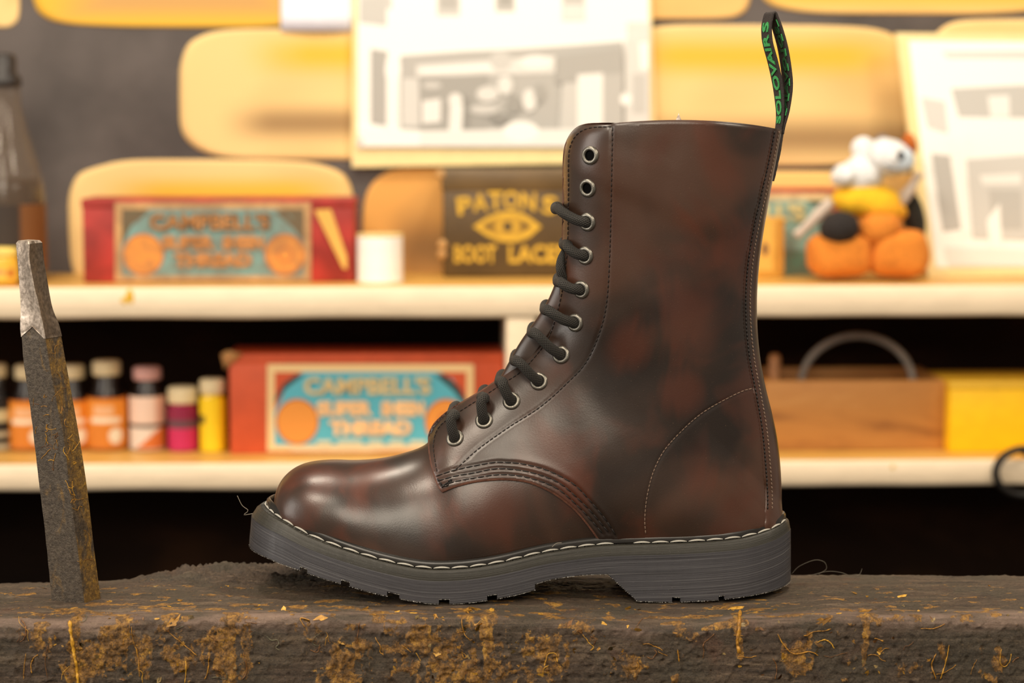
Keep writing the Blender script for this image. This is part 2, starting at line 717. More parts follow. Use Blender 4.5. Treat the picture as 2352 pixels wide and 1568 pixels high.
# shelf unit
shelf = thing('shelf_unit', bgw(0, .1, -1.0), 'cream painted shelf unit with two long boards against the mural wall', 'shelf')


def shelf_board(ztop, thick):
    v, f = rbox_geo(-1.25, 1.25, 0.004, WALL_V - .001, ztop - thick, ztop, 0)
    b = bgmesh('shelf_board', v, f, M_shelf_top, shelf, smooth=False)
    # painted front lipping with a slightly uneven edge
    n = 240
    verts, faces = [], []
    for i in range(n + 1):
        u = -1.25 + 2.5 * i / n
        w1 = .0006 * noise.noise((u * 20, ztop, 0))
        w2 = .0012 * noise.noise((u * 9, ztop + 3, 0))
        for (vv, zz) in ((.004, ztop - .0005), (-.001, ztop - .0005 + w1), (-.003, ztop - .003 + w1), (-.003, ztop - thick + .003 + w2), (-.001, ztop - thick + w2), (.004, ztop - thick)):
            verts.append((u, vv, zz))
    for i in range(n):
        for k in range(5):
            a = i * 6 + k
            faces.append((a, a + 1, a + 7, a + 6))
    e = bgmesh('painted_edge', verts, faces, M_cream, b)
    return b


t_up = Z_UP - bg(1176, 728, 0)[1]
t_lo = Z_LO - bg(1176, 1119, 0)[1]
shelf_board(Z_UP, t_up)
shelf_board(Z_LO, t_lo)
ua, _ = bg(1163, 800, 0)
ub, _ = bg(1229, 800, 0)
v, f = rbox_geo(ua, ub, 0.0, WALL_V - .004, Z_LO, Z_UP - t_up, .0015)
bgmesh('divider', v, f, M_cream, shelf)
v, f = rbox_geo(-1.25, 1.25, WALL_V - .006, WALL_V - .001, -1.0, Z_UP - t_up - .0005, 0)
bgmesh('back_panel', v, f, M_dark, shelf, smooth=False)
v, f = rbox_geo(-1.25, 1.25, -.0, WALL_V - .006, -0.5, -.48, 0)
bgmesh('bottom_board', v, f, M_dark, shelf, smooth=False)
for s in (-1, 1):
    v, f = rbox_geo(s * 1.25 - .012, s * 1.25 + .012, 0, WALL_V - .001, -1.0, Z_UP - t_up, 0)
    bgmesh('side_panel', v, f, M_dark, shelf, smooth=False)
# yellow paint drips and knocks on the board fronts
M_ydrip = plain('yellow_paint_spot', srgb(222, 172, 30), .4)
for (px, py, w, h) in ((298, 680, 9, 17), (285, 690, 8, 8), (700, 1112, 6, 9), (1300, 1118, 5, 6), (842, 1085, 5, 4), (2050, 1072, 5, 5)):
    u, z = bg(px, py, -.003)
    k = 14
    verts = [(u, -.0042, z)]
    for i in range(k):
        a = 2 * math.pi * i / k
        q = 1 + .3 * noise.noise((math.cos(a) + px, math.sin(a), 0))
        verts.append((u + math.cos(a) * w / 2200 * q, -.0031, z + math.sin(a) * h / 2200 * q))
    bgmesh('paint_spot', verts, [(0, i + 1, (i + 1) % k + 1) for i in range(k)], M_ydrip, shelf)

# ------------------------------------------------------------------ boot
YC = 0.047                                # the boot's centre plane
BOOT_LOC = Vector((0, 0, 0))
SPOTS = [(1660, 385, .012, .032), (1710, 560, .02, .026), (1590, 720, .01, .022), (1745, 330, .03, .02), (1600, 500, .01, .012), (1260, 1050, .01, .020), (1330, 1120, .012, .014), (1640, 1110, .016, .020),
         (1150, 1170, .0, .022), (1000, 1230, .0, .016), (1560, 900, .012, .012), (1460, 800, .012, .014), (680, 1110, .03, .012), (760, 1110, .02, .040), (860, 1130, .01, .030)]
M_leather = leather_mat()
M_edge = edge_mat()
M_rubber = rubber_mat()
M_welt = welt_mat()
M_lace = lace_mat()
M_black = plain('black_thread', srgb(22, 17, 15), .6, var=.3, nscale=600)
M_taupe = plain('taupe_thread', srgb(120, 98, 82), .6, var=.3, nscale=600)
M_white = plain('white_welt_thread', srgb(206, 202, 190), .7, var=.15, nscale=900, bump=.0002)
M_nickel = plain('aged_nickel', srgb(132, 128, 119), .38, .9, var=.22, nscale=250, bump=.00012)
M_hole = plain('eyelet_shadow', srgb(5, 4, 4), .6, var=.2, spec=.05)  # black disc colour stands for the dark inside an uncut hole
M_lining = plain('suede_lining', srgb(120, 76, 60), .85, var=.2, nscale=300)

boot = thing('lace_up_boot', at(1230, 1385, YC), 'tall dark brown leather lace-up boot with eleven eyelets on the workbench', 'boot')


def xw(px, Y=0.02):
    return (px - W / 2) / F * (Y - CAM.y)       # near enough for a boot this far away


# sole plan: near outline (pixel x, y); the far side mirrors it about YC
plan = [(573, .047), (575, .036), (586, .025), (612, .0145), (660, .006), (730, .001), (820, -.002), (950, -.0025), (1050, -.001), (1150, .002),
        (1280, .008), (1400, .012), (1520, .0125), (1640, .0120), (1715, .0135), (1765, .0185), (1798, .027), (1813, .037), (1817, .047)]
PL = catmull([(p[0] / 4000.0, p[1]) for p in plan], 900)
PL[:, 0] *= 4000.0


def yn(px):
    return float(np.interp(px, PL[:, 0], PL[:, 1]))


# heights along the sole, read at the near edge
def heights(lst, dy=0.0):
    xs, zs = [], []
    for px, py in lst:
        p = at(px, py, yn(px) + dy)
        xs.append(p.x)
        zs.append(p.z)
    k = catmull(list(zip(xs, zs)), 500)
    return k[:, 0], k[:, 1]


TOP = [(575, 1166), (600, 1186), (648, 1209), (707, 1237), (795, 1268), (883, 1293), (970, 1309), (1058, 1309), (1146, 1297), (1240, 1275), (1284, 1267), (1368, 1256),
       (1452, 1252), (1537, 1250), (1621, 1246), (1705, 1238), (1761, 1224), (1795, 1210), (1812, 1197), (1817, 1190)]
TX, TZ = heights(TOP)
bot_fore = [(573, 1249), (604, 1278), (640, 1294), (686, 1310), (745, 1331), (780, 1341), (845, 1360), (888, 1370), (960, 1384), (1000, 1388), (1060, 1387),
            (1120, 1380), (1180, 1369), (1229, 1356)]
FX, FZ = heights(bot_fore)
AX, AZ = heights([(1229, 1343), (1267, 1332), (1337, 1322), (1396, 1320)])
HX, HZ = heights([(1464, 1382), (1542, 1384), (1600, 1382), (1649, 1379), (1719, 1370), (1789, 1353), (1812, 1340), (1817, 1334)])
NOTCH = [(689, 706, 9), (783, 803, 10), (889, 917, 10), (1008, 1032, 11), (1119, 1142, 11), (1544, 1563, 11), (1651, 1664, 9)]
NOTCH_X = [(at(a, 1350, yn(a)).x, at(b, 1350, yn(b)).x, d / 3950.0) for a, b, d in NOTCH]


def ztop(x):
    return float(np.interp(x, TX, TZ))


def zbot(x, notches=True):
    if x <= FX[-1]:
        z = float(np.interp(x, FX, FZ))
    elif x <= AX[-1]:
        z = float(np.interp(x, AX, AZ))
    elif x < HX[0]:
        t = (x - AX[-1]) / (HX[0] - AX[-1])
        z = AZ[-1] * (1 - t) + HZ[0] * t
    else:
        z = float(np.interp(x, HX, HZ))
    for a, b, d in NOTCH_X if notches else ():
        if a <= x <= b:
            z += d
    return z


# stations along the near outline in world x
near = np.array([(at(px, 1330, y).x, y) for px, y in PL])
keep = np.concatenate([[True], np.diff(near[:, 0]) > 1e-7])
near = near[keep]
base = catmull([tuple(p) for p in near[::12]] + [tuple(near[-1])], 420)
xs = set(np.round(base[:, 0], 6))
for a, b, d in NOTCH_X:
    for e in (a, b):
        xs.update([e - 4e-5, e + 4e-5])
for e in (FX[-1], AX[-1], HX[0]):
    xs.update([e - 4e-5, e + 4e-5])
bx, by = base[:, 0], base[:, 1]
order = np.argsort(bx)
# keep the dense end samples in path order, add extra stations by interpolation
extra = sorted(x for x in xs if x not in set(np.round(bx, 6)))
st = [(x, y) for x, y in base]
for x in extra:
    i = int(np.searchsorted(bx, x))
    i = min(max(i, 1), len(bx) - 1)
    t = (x - bx[i - 1]) / max(1e-9, bx[i] - bx[i - 1])
    st.append((x, by[i - 1] * (1 - t) + by[i] * t))
st.sort(key=lambda q: (q[0],))
st = np.array(st)
NS = len(st)
tang = np.gradient(st, axis=0)
# smooth tangents taken from the base curve
bt = np.gradient(base, axis=0)
tang = np.stack([np.interp(st[:, 0], bx, bt[:, 0]), np.interp(st[:, 0], bx, bt[:, 1])], 1)
tang /= np.linalg.norm(tang, axis=1)[:, None] + 1e-12
nrm = np.stack([-tang[:, 1], tang[:, 0]], 1)          # inward for the near side (towards +y)
nrm[0] = (1, 0)
nrm[-1] = (-1, 0)
FLARE = np.interp(st[:, 0], [xw(573), xw(640), xw(760), xw(1000), xw(1500), xw(1740), xw(1817)], [.0062, .0045, .002, .001, .0008, .0016, .0022])
arc = np.concatenate([[0], np.cumsum(np.linalg.norm(np.diff(st, axis=0), axis=1))])


def ring(inset, zfun):
    """closed ring of points: near side toe to heel, far side heel to toe"""
    n_, f_ = [], []
    for i in range(NS):
        x, y = st[i] + nrm[i] * inset[i]
        y = min(y, YC - 1e-5)
        n_.append(Vector((x, y, zfun(i))))
        f_.append(Vector((x, 2 * YC - y, zfun(i))))
    return n_ + f_[::-1]


def loft_rings(name, rings, mat, capfun=None, mats=None):
    n = len(rings[0])
    verts = [p for r in rings for p in r]
    uv = []
    for j, r in enumerate(rings):
        for i, p in enumerate(r):
            k = i if i < NS else 2 * NS - 1 - i
            zz = zt_arr[k] - p.z
            uv.append((arc[k] + (1.0 if i >= NS else 0.0), zz))
    faces = []
    for j in range(len(rings) - 1):
        for i in range(n):
            a, b = j * n + i, j * n + (i + 1) % n
            faces.append((a, a + n, b + n, b))
    def cap(j, flip):
        o = j * n
        for i in range(NS - 1):
            q = (o + i, o + i + 1, o + n - 2 - i, o + n - 1 - i)
            faces.append(q[::-1] if flip else q)
    if capfun:
        for j, flip in capfun:
            cap(j, flip)
    return mesh_obj(name, verts, faces, mat, boot, uvs=uv)


zt_arr = np.array([ztop(x) for x in st[:, 0]])
zb_arr = np.array([zbot(x) for x in st[:, 0]])
zs_arr = np.array([zbot(x, False) for x in st[:, 0]])
zero = np.zeros(NS)
LEDGE = np.interp(st[:, 0], [xw(573), xw(1600), xw(1750), xw(1817)], [.0052, .0048, .0032, .0020])
MIDT = .0062                                 # thickness of the welt and midsole seen above the outsole
rng = np.random.default_rng(3)
rag = rng.normal(0, .00022, NS)
# outsole
r0 = ring(FLARE * .30, lambda i: zt_arr[i] - MIDT)
r1 = ring(FLARE * .55, lambda i: zb_arr[i] * .5 + (zt_arr[i] - MIDT) * .5)
r2 = ring(zero + .0002, lambda i: zb_arr[i] + .0006)
r3 = ring(zero + .0008, lambda i: zb_arr[i] + abs(rag[i]) * .6)
r1 = ring(FLARE * .16, lambda i: zs_arr[i] * .5 + (zt_arr[i] - MIDT) * .5)
r15 = ring(FLARE * .04 + .0001, lambda i: zs_arr[i] + .0034)
o = loft_rings('outsole', [r3, r2, r15, r1, r0], M_rubber, [(0, True), (4, False)])
tag(o, 'black ridged rubber outsole with tread notches')
bm = bmesh.new()
bm.from_mesh(o.data)
for e in bm.edges:
    if len(e.link_faces) == 2 and e.calc_face_angle(0) > .5:
        e.smooth = False
bm.to_mesh(o.data)
bm.free()
# midsole
q0 = ring(FLARE * .30 + .0002, lambda i: zt_arr[i] - MIDT)
q1 = ring(FLARE * .85, lambda i: zt_arr[i] - .0012)
q2 = ring(FLARE + .0004, lambda i: zt_arr[i] - .0002)
q3 = ring(FLARE + .0014, lambda i: zt_arr[i])
q4 = ring(FLARE + LEDGE, lambda i: zt_arr[i] - .0002)
o = loft_rings('midsole', [q0, q1, q2, q3, q4], rubber_mat('olive_black_midsole', (36, 35, 30), (51, 49, 43), (74, 71, 64), .12), [(4, False)])
# welt bead: rounded strip that hugs the upper
bead = []
for k in range(9):
    a = math.pi * k / 8
    bead.append(ring(FLARE + LEDGE - .0006 + .0018 * (1 - math.cos(a)), lambda i, a=a: zt_arr[i] + .0006 + .0040 * math.sin(a) ** .8 - (.001 if a > 2 else 0)))
o = loft_rings('welt', bead, plain('glossy_black_welt', srgb(34, 31, 28), .28, var=.2, nscale=90))

# ragged burr left by the trimming knife along the bottom edge
gv_, gf_ = [], []
rb_ = random.Random(5)
d = .001
while d < arc[-1] - .001:
    i = min(int(np.searchsorted(arc, d)), NS - 2)
    for sgn in (0, 1):
        x, y = st[i]
        t_ = tang[i]
        w_ = rb_.uniform(.0002, .0006)
        h_ = rb_.uniform(.0001, .0005) * (2.4 if rb_.random() < .06 else 1)
        z = zb_arr[i] + .0004
        pts3 = [(x - t_[0] * w_, y - t_[1] * w_ - .0001, z), (x + t_[0] * w_, y + t_[1] * w_ - .0001, z), (x + rb_.uniform(-.0003, .0003), y - .0006 * rb_.random(), max(z - h_, zb_arr[i] + .0001)), (x, y - .0005, z + h_ * .7)]
        if sgn:
            pts3 = [(a, 2 * YC - b, c) for a, b, c in pts3]
        b0 = len(gv_)
        gv_ += pts3
        gf_ += [(b0, b0 + 2, b0 + 1), (b0, b0 + 3, b0 + 2), (b0 + 3, b0 + 1, b0 + 2), (b0, b0 + 1, b0 + 3)]
    d += rb_.uniform(.0005, .0011)
o = mesh_obj('rubber_burr', gv_, gf_, plain('pale_rubber_burr', srgb(168, 166, 160), .8), boot, smooth=False)
tag(o, 'pale ragged burr of trimmed rubber', kind='stuff')

# little ridges knurled into the ledge
kv, kf = [], []
step = .0011
d = .002
while d < arc[-1] - .002:
    i = int(np.searchsorted(arc, d))
    x, y = st[i]
    t_, n_ = tang[i], nrm[i]
    z = zt_arr[i]
    b0 = len(kv)
    fl = FLARE[i]
    for (w_, dd, h) in ((-.00028, .0011, 0), (.00028, .0011, 0), (.0, .0011, .00035), (-.00028, .0034, 0), (.00028, .0034, 0), (.0, .0034, .00035)):
        q = np.array([x, y]) + t_ * w_ + n_ * (fl + dd)
        kv.append((q[0], q[1], z + h))
    kf += [(b0, b0 + 2, b0 + 5, b0 + 3), (b0 + 2, b0 + 1, b0 + 4, b0 + 5), (b0, b0 + 1, b0 + 2)]
    d += step
nk = len(kv)
kv += [(x, 2 * YC - y, z) for x, y, z in kv]
kf += [tuple(nk + i for i in reversed(f)) for f in kf]
o = mesh_obj('ledge_ridges', kv, kf, M_welt, boot, smooth=False)
tag(o, kind='stuff')

# white welt stitches, each one its own piece
sv, sf, su = tube_geo([(-.5 + i / 8, 0, .12 * math.sin(math.pi * i / 8)) for i in range(9)], [.03 + .085 * math.sin(math.pi * min(1, max(0, i / 8))) ** .6 for i in range(9)], 8)
stitch_me = bpy.data.meshes.new('welt_stitch')
stitch_me.from_pydata([tuple(p) for p in sv], [], sf)
stitch_me.polygons.foreach_set('use_smooth', [True] * len(stitch_me.polygons))
stitch_me.materials.append(M_white)
SL = .0108
ins = FLARE + LEDGE - .0012
for side in (0, 1):
    d = .004
    while d < arc[-1] - .004:
        if side == 0 and abs(d - float(np.interp(xw(1432), st[:, 0], arc))) < .0055:
            d += SL
            continue
        def pt(s):
            i = float(np.interp(s, arc, np.arange(NS)))
            i0 = int(i)
            i1 = min(NS - 1, i0 + 1)
            t = i - i0
            A = st[i0] + nrm[i0] * ins[i0]
            B = st[i1] + nrm[i1] * ins[i1]
            q = A * (1 - t) + B * t
            return Vector((q[0], q[1], zt_arr[i0] * (1 - t) + zt_arr[i1] * t))
        a, b = pt(d - SL * .46), pt(d + SL * .46)
        if side:
            a.y, b.y = 2 * YC - a.y, 2 * YC - b.y
        X = (b - a)
        L = X.length
        X.normalize()
        Zv = Vector((0, -.55 if side == 0 else .55, 1))
        Zv = (Zv - X * Zv.dot(X)).normalized()
        Yv = Zv.cross(X)
        M = Matrix((X * L, Yv * .0052, Zv * .0052)).transposed().to_4x4()
        M.translation = (a + b) / 2 + Vector((0, 0, .0004))
        o = bpy.data.objects.new('welt_stitch', stitch_me)
        COL.objects.link(o)
        attach(o, boot)
        o.matrix_basis = M
        d += SL

# ---------------- upper: a lofted body whose sections fan from the toe to the top line
uplan = [(632, .047), (634, .038), (641, .0295), (660, .021), (690, .0155), (740, .0115), (820, .0082), (950, .0072), (1050, .0087), (1150, .0118), (1280, .0176),
         (1400, .0216), (1520, .0218), (1640, .0212), (1700, .0228), (1748, .0276), (1773, .034), (1785, .0405), (1788, .047)]
UP = catmull([(p[0] / 4000.0, p[1]) for p in uplan], 900)
UP[:, 0] *= 4000.0


def wb(px):
    return YC - float(np.interp(px, UP[:, 0], UP[:, 1]))


def Bsole(px):
    x = at(px, 1250, YC).x
    return Vector((x, YC, ztop(x) - .0015))


# (A pixel, B pixel x or (x, y), half width mm or None for plan width, na, sa, nb, sb)
KEYS = [
    ((632, 1172), 632, None, 2.0, .95, 2, .9),
    ((632, 1140), 643, None, 2.0, .95, 2, .9),
    ((641, 1112), 664, None, 2.0, .95, 2, .9),
    ((656, 1091), 692, None, 2.05, .93, 2, .9),
    ((680, 1073), 726, None, 2.1, .9, 2, .9),
    ((712, 1062), 768, None, 2.1, .88, 2, .9),
    ((760, 1057), 818, None, 2.1, .86, 2, .9),
    ((815, 1058), 870, None, 2.1, .86, 2, .9),
    ((868, 1054), 922, None, 2.05, .88, 2, .9),
    ((920, 1043), 978, None, 2.0, .9, 2, .9),
    ((978, 1020), 1042, 40.4, 1.95, .90, 1.8, .7),
    ((1012, 972), 1120, 39.4, 1.95, .88, 1.7, .6),
    ((1060, 931), 1200, 37.4, 1.95, .86, 1.65, .54),
    ((1110, 900), 1290, 35.6, 1.95, .84, 1.65, .52),
    ((1158, 866), 1380, 34.2, 2.0, .82, 1.65, .50),
    ((1200, 833), 1470, 33.0, 2.05, .78, 1.7, .50),
    ((1234, 799), 1560, 32.0, 2.12, .72, 1.8, .50),
    ((1258, 768), 1640, 31.2, 2.2, .67, 1.9, .51),
    ((1274, 732), 1705, 30.8, 2.3, .62, 1.95, .52),
    ((1284, 698), 1752, 30.8, 2.45, .56, 2.0, .54),
    ((1289, 665), 1783, 31.2, 2.6, .52, 2.0, .54),
    ((1292, 635), (1787, 1150), 31.8, 2.7, .50, 2.0, .52),
    ((1294, 606), (1785, 1085), 32.6, 2.8, .49, 2.05, .51),
    ((1296, 578), (1778, 1015), 33.6, 2.8, .48, 2.1, .5),
    ((1298, 548), (1765, 950), 34.6, 2.8, .47, 2.1, .5),
    ((1299, 518), (1750, 890), 35.5, 2.8, .47, 2.1, .5),
    ((1300, 488), (1738, 825), 36.3, 2.8, .47, 2.1, .5),
    ((1300, 458), (1731, 755), 37.2, 2.8, .47, 2.1, .5),
    ((1300, 428), (1730, 680), 38.4, 2.8, .47, 2.1, .5),
    ((1300, 400), (1735, 605), 39.8, 2.8, .47, 2.1, .5),
    ((1300, 374), (1744, 535), 42.0, 2.8, .47, 2.1, .5),
    ((1302, 348), (1755, 470), 43.0, 2.8, .46, 2.1, .5),
    ((1307, 326), (1766, 410), 43.5, 2.8, .45, 2.1, .5),
    ((1316, 308), (1777, 355), 44.0, 2.8, .44, 2.1, .5),
    ((1332, 294), (1787, 299), 44.0, 2.8, .43, 2.1, .5),
]
kA, kB, kp = [], [], []
for (a, b, wm, na, sa, nb, sb) in KEYS:
    A = at(a[0], a[1], YC)
    if isinstance(b, tuple):
        B = at(b[0], b[1], YC)
        w1 = 0.0
        bxp = 1788
    else:
        B = Bsole(b)
        w1 = wb(b)
        bxp = b
    wmm = wm / 1000 if wm else w1 * 1.03
    kA.append(A)
    kB.append(B)
    kp.append((max(wmm, w1), na, sa, nb, sb))
NU, NV = 460, 84
cA = spline_idx([tuple(v) for v in kA], NU)
cB = spline_idx([tuple(v) for v in kB], NU)
cP = spline_idx(kp, NU)
lastsole = max(i for i, k in enumerate(KEYS) if not isinstance(k[1], tuple))
kidx = np.linspace(0, len(KEYS) - 1, NU)
sv_ = 0.5 - 0.5 * np.cos(np.linspace(0, np.pi, NV))
S = np.zeros((NU, NV, 3))
for i in range(NU):
    A, B = cA[i], cB[i]
    wm, na, sa, nb, sb = cP[i]
    # bottom half width comes from the plan while the section still ends on the sole
    bpx = project(Vector(B))[0]
    if kidx[i] <= lastsole:
        x = B[0]
        # pixel of this x at the reference height used for the plan
        bpx = W / 2 + (x * F * 1.0) / (YC - CAM.y) * (1.0) if False else project(Vector((B[0], YC, at(bpx, 1250, YC).z)))[0]
        w1 = max(0.0, wb(bpx))
        w1_last = w1
    else:
        w1 = w1_last * max(0.0, 1 - (kidx[i] - lastsole) / 1.0)
    wm = max(wm, w1)
    if kidx[i] < 1.0:
        wm = w1 * 1.02
    top = sst(len(KEYS) - 6, len(KEYS) - 1, kidx[i])
    for j, s in enumerate(sv_):
        fa = (1 - (1 - min(1, s / sa)) ** na) ** (1 / na)
        w = wm * fa
        if s > sb:
            q = (s - sb) / (1 - sb)
            fb = max(0.0, 1 - q ** nb) ** (1 / nb)
            w = w1 + (w - w1) * fb if w > w1 else w
        P = A + (B - A) * s
        dz = .0052 * top * math.sin(math.pi * s) ** .8
        # the soft unevenness of worn hide
        S[i, j] = (P[0], YC - w, P[2] + dz)
# gentle dents, more around the ankle
for i in range(NU):
    for j in range(NV):
        p = S[i, j]
        w = YC - p[1]
        k = min(1.0, w / .012)
        nz = noise.noise((p[0] * 22, p[2] * 22, 3.3)) * .0011 + noise.noise((p[0] * 55, p[2] * 40, 8.1)) * .00035
        S[i, j, 1] += nz * k

allv = np.concatenate([S[:, ::-1], S[:, 1:] * np.array([1, -1, 1]) + np.array([0, 2 * YC, 0])], axis=1)
NC = allv.shape[1]
bverts = allv.reshape(-1, 3)
bfaces = []
for i in range(NU - 1):
    for j in range(NC - 1):
        a = i * NC + j
        bfaces.append((a, a + NC, a + NC + 1, a + 1))
body = mesh_obj('vamp', bverts, bfaces, M_leather, boot)
tag(body, 'smooth brown leather toe and inner body')
sol = body.modifiers.new('thickness', 'SOLIDIFY')
sol.thickness = .0016
sol.offset = -1.0
body.data.materials.append(M_lining)
sol.material_offset = 1
sol.material_offset_rim = 1
# faces are wound outwards
body.data.update()
nv = np.zeros(len(body.data.vertices) * 3, dtype=np.float32)
body.data.vertices.foreach_get('normal', nv)
nv = nv.reshape(-1, 3)
mid = (NU // 2) * NC + NV // 2
if nv[mid][1] > 0:
    body.data.flip_normals()
    body.data.vertices.foreach_get('normal', nv.reshape(-1))
    nv = -nv if nv[mid][1] > 0 else nv
BVH = BVHTree.FromPolygons([tuple(p) for p in bverts], bfaces)
VN = nv
FACES = bfaces


def hit(px, py, bvh=None):
    d = ray(px, py).normalized()
    r = (bvh or BVH).ray_cast(CAM, d)
    return r


def body_hit(px, py):
    """point and smooth normal on the boot's near side; pixels just off the edge take the depth of the nearest one on it"""
    loc, n, idx, dist = hit(px, py)
    if loc is not None:
        f = FACES[idx]
        ws, acc = 0, Vector((0, 0, 0))
        for vi in f:
            w = 1.0 / ((Vector(bverts[vi]) - loc).length + 1e-6)
            acc += Vector(VN[vi]) * w
            ws += w
        return loc, (acc / ws).normalized()
    cx, cy = (1500, 560) if py < 640 else (1450, 900)
    for k in range(1, 160):
        t = k * 0.5
        dx, dy = cx - px, cy - py
        L = math.hypot(dx, dy)
        loc, n, idx, dist = hit(px + dx / L * t, py + dy / L * t)
        if loc is not None:
            q = at(px, py, loc.y)
            nn = Vector(VN[FACES[idx][0]])
            return q, nn.normalized()
    return at(px, py, YC), Vector((0, -1, 0))


# ---------------- quarter: the big overlapping side panel
EDGE = [(1402, 284), (1370, 285), (1342, 288), (1320, 301), (1304, 326), (1297, 360), (1296, 440), (1295, 520), (1293, 580), (1287, 642), (1275, 705), (1253, 762), (1228, 800),
        (1187, 843), (1145, 873), (1102, 902), (1040, 939), (1003, 970), (989, 995), (986, 1015), (988, 1052), (996, 1090), (1006, 1118), (1017, 1131)]
LOWER = [(1017, 1131), (1048, 1119), (1093, 1108), (1148, 1103), (1190, 1105), (1225, 1113), (1270, 1134), (1314, 1167), (1347, 1204), (1380, 1250)]
WELTL = [(1380, 1250), (1450, 1247), (1540, 1242), (1620, 1236), (1690, 1228), (1748, 1214)]
BACK = [(1756, 1211), (1757, 1140), (1752, 1060), (1744, 980), (1730, 900), (1716, 825), (1708, 745), (1707, 670), (1714, 590), (1727, 515), (1744, 440), (1761, 365), (1774, 296)]
TOPL = [(1774, 296), (1720, 289), (1640, 281), (1560, 277), (1480, 279), (1402, 284)]


def dense(pl, step=4.0):
    n = max(2, int(sum(math.dist(a, b) for a, b in zip(pl, pl[1:])) / step))
    return [tuple(p) for p in catmull(pl, n)]


outline = []
for seg in (EDGE, LOWER, WELTL, BACK, TOPL):
    outline += dense(seg)[:-1]

ROW_FACE_IN = [(1407, 291), (1405, 400), (1403, 500), (1400, 600), (1394, 690), (1380, 755), (1347, 830), (1300, 882), (1240, 935), (1170, 980), (1105, 1026), (1070, 1056), (1045, 1080)]
ROW_FACE_OUT = [(1406, 291), (1370, 292), (1342, 298), (1322, 313), (1309, 340), (1306, 375), (1306, 440), (1304, 566), (1296, 642), (1283, 709), (1262, 773), (1237, 810), (1195, 855), (1153, 882),
                (1110, 911), (1047, 951), (1008, 981), (996, 1017), (998, 1050), (1004, 1084)]
ROW1 = [(1001, 1094), (1026, 1085), (1055, 1077), (1093, 1069), (1139, 1061), (1166, 1062), (1194, 1064), (1247, 1076), (1292, 1096), (1325, 1117), (1358, 1153), (1391, 1192), (1414, 1228)]
ROW2 = [(1004, 1105), (1046, 1093), (1088, 1086), (1139, 1076), (1190, 1079), (1239, 1090), (1287, 1110), (1327, 1144), (1358, 1175), (1398, 1222)]
ROW3 = [(1010, 1116), (1048, 1105), (1093, 1097), (1141, 1090), (1190, 1092), (1236, 1103), (1281, 1122), (1318, 1153), (1349, 1184), (1384, 1224)]
ROW_HEEL = [(1728, 892), (1705, 898), (1660, 920), (1610, 950), (1565, 990), (1525, 1035), (1500, 1085), (1486, 1140), (1481, 1190), (1483, 1226)]
rows_d = [np.array(dense(r, 3.0)) for r in (ROW_FACE_IN, ROW_FACE_OUT, ROW1, ROW2, ROW3, ROW_HEEL)]
row_depth = [.00050, .00030, .00075, .00075, .00075, .00030]

cell = 4.2
pts = list(outline)
nb_ = len(pts)
edges = [(i, (i + 1) % nb_) for i in range(nb_)]
ol = np.array(outline)


def inside(P):
    x, y = P[:, 0], P[:, 1]
    c = np.zeros(len(P), bool)
    j = nb_ - 1
    for i in range(nb_):
        xi, yi = ol[i]
        xj, yj = ol[j]
        m = ((yi > y) != (yj > y))
        if yj != yi:
            c ^= m & (x < (xj - xi) * (y - yi) / (yj - yi) + xi)
        j = i
    return c


gx = np.arange(975, 1790, cell)
gy = np.arange(272, 1255, cell * .866)
grid = np.array([(x + (cell / 2 if r % 2 else 0), y) for r, y in enumerate(gy) for x in gx])
grid = grid[inside(grid)]


def dist_pl(P, pl):
    out = np.full(len(P), 1e9)
    for k in range(0, len(P), 4000):
        D = np.linalg.norm(P[k:k + 4000, None, :] - pl[None, :, :], axis=2)
        out[k:k + 4000] = D.min(1)
    return out


nx_ = np.roll(ol, -1, 0) - np.roll(ol, 1, 0)
nx_ /= np.linalg.norm(nx_, axis=1)[:, None]
inn = ol + np.stack([-nx_[:, 1], nx_[:, 0]], 1) * 4.5
if inside(inn).mean() < .5:
    inn = ol - np.stack([-nx_[:, 1], nx_[:, 0]], 1) * 4.5
inn = inn[inside(inn)]
inn = inn[dist_pl(inn, ol) > 3.6]
grid = grid[dist_pl(grid, ol) > 7.0]
allp = np.vstack([ol, inn, grid])
res = delaunay_2d_cdt([Vector(p) for p in allp], edges, [list(range(nb_))], 1, 1e-6)
cv, cf = res[0], res[2]
P2 = np.array([tuple(p) for p in cv])
trough = np.zeros(len(P2))
for r, dep in zip(rows_d, row_depth):
    trough += dep * np.exp(-(dist_pl(P2, r) / 4.0) ** 2)
puff = np.zeros(len(P2))
for r in rows_d[2:5]:
    puff = np.maximum(puff, np.exp(-(dist_pl(P2, r) / 14.0) ** 2))
edge_d = dist_pl(P2, ol)
THK = .0017
qv, qn = [], []
for k, (px, py) in enumerate(P2):
    p, n = body_hit(px, py)
    e = min(1.0, edge_d[k] / 5.0)
    th = THK * (1 - .35 * (1 - e) ** 2) - trough[k] + .0004 * puff[k] * e
    qv.append(p + n * th)
    qn.append(n)
# skirt
bound = {}
for fce in cf:
    for a, b in zip(fce, fce[1:] + fce[:1]):
        bound[(a, b)] = bound.get((a, b), 0) + 1
be = [(a, b) for (a, b) in bound if (b, a) not in bound]
skirt_map = {}
sk_faces = []
for a, b in be:
    for c in (a, b):
        if c not in skirt_map:
            skirt_map[c] = (len(qv), len(qv) + 1)
            qv.append(qv[c].copy())
            qv.append(qv[c] - qn[c] * (THK + .0006))
    sk_faces.append((b, a, skirt_map[a][0], skirt_map[b][0]))
qf = [tuple(f) for f in cf]
sk = [(skirt_map[b][0], skirt_map[a][0], skirt_map[a][1], skirt_map[b][1]) for a, b in be]
me_v = qv
n_main = len(qf)


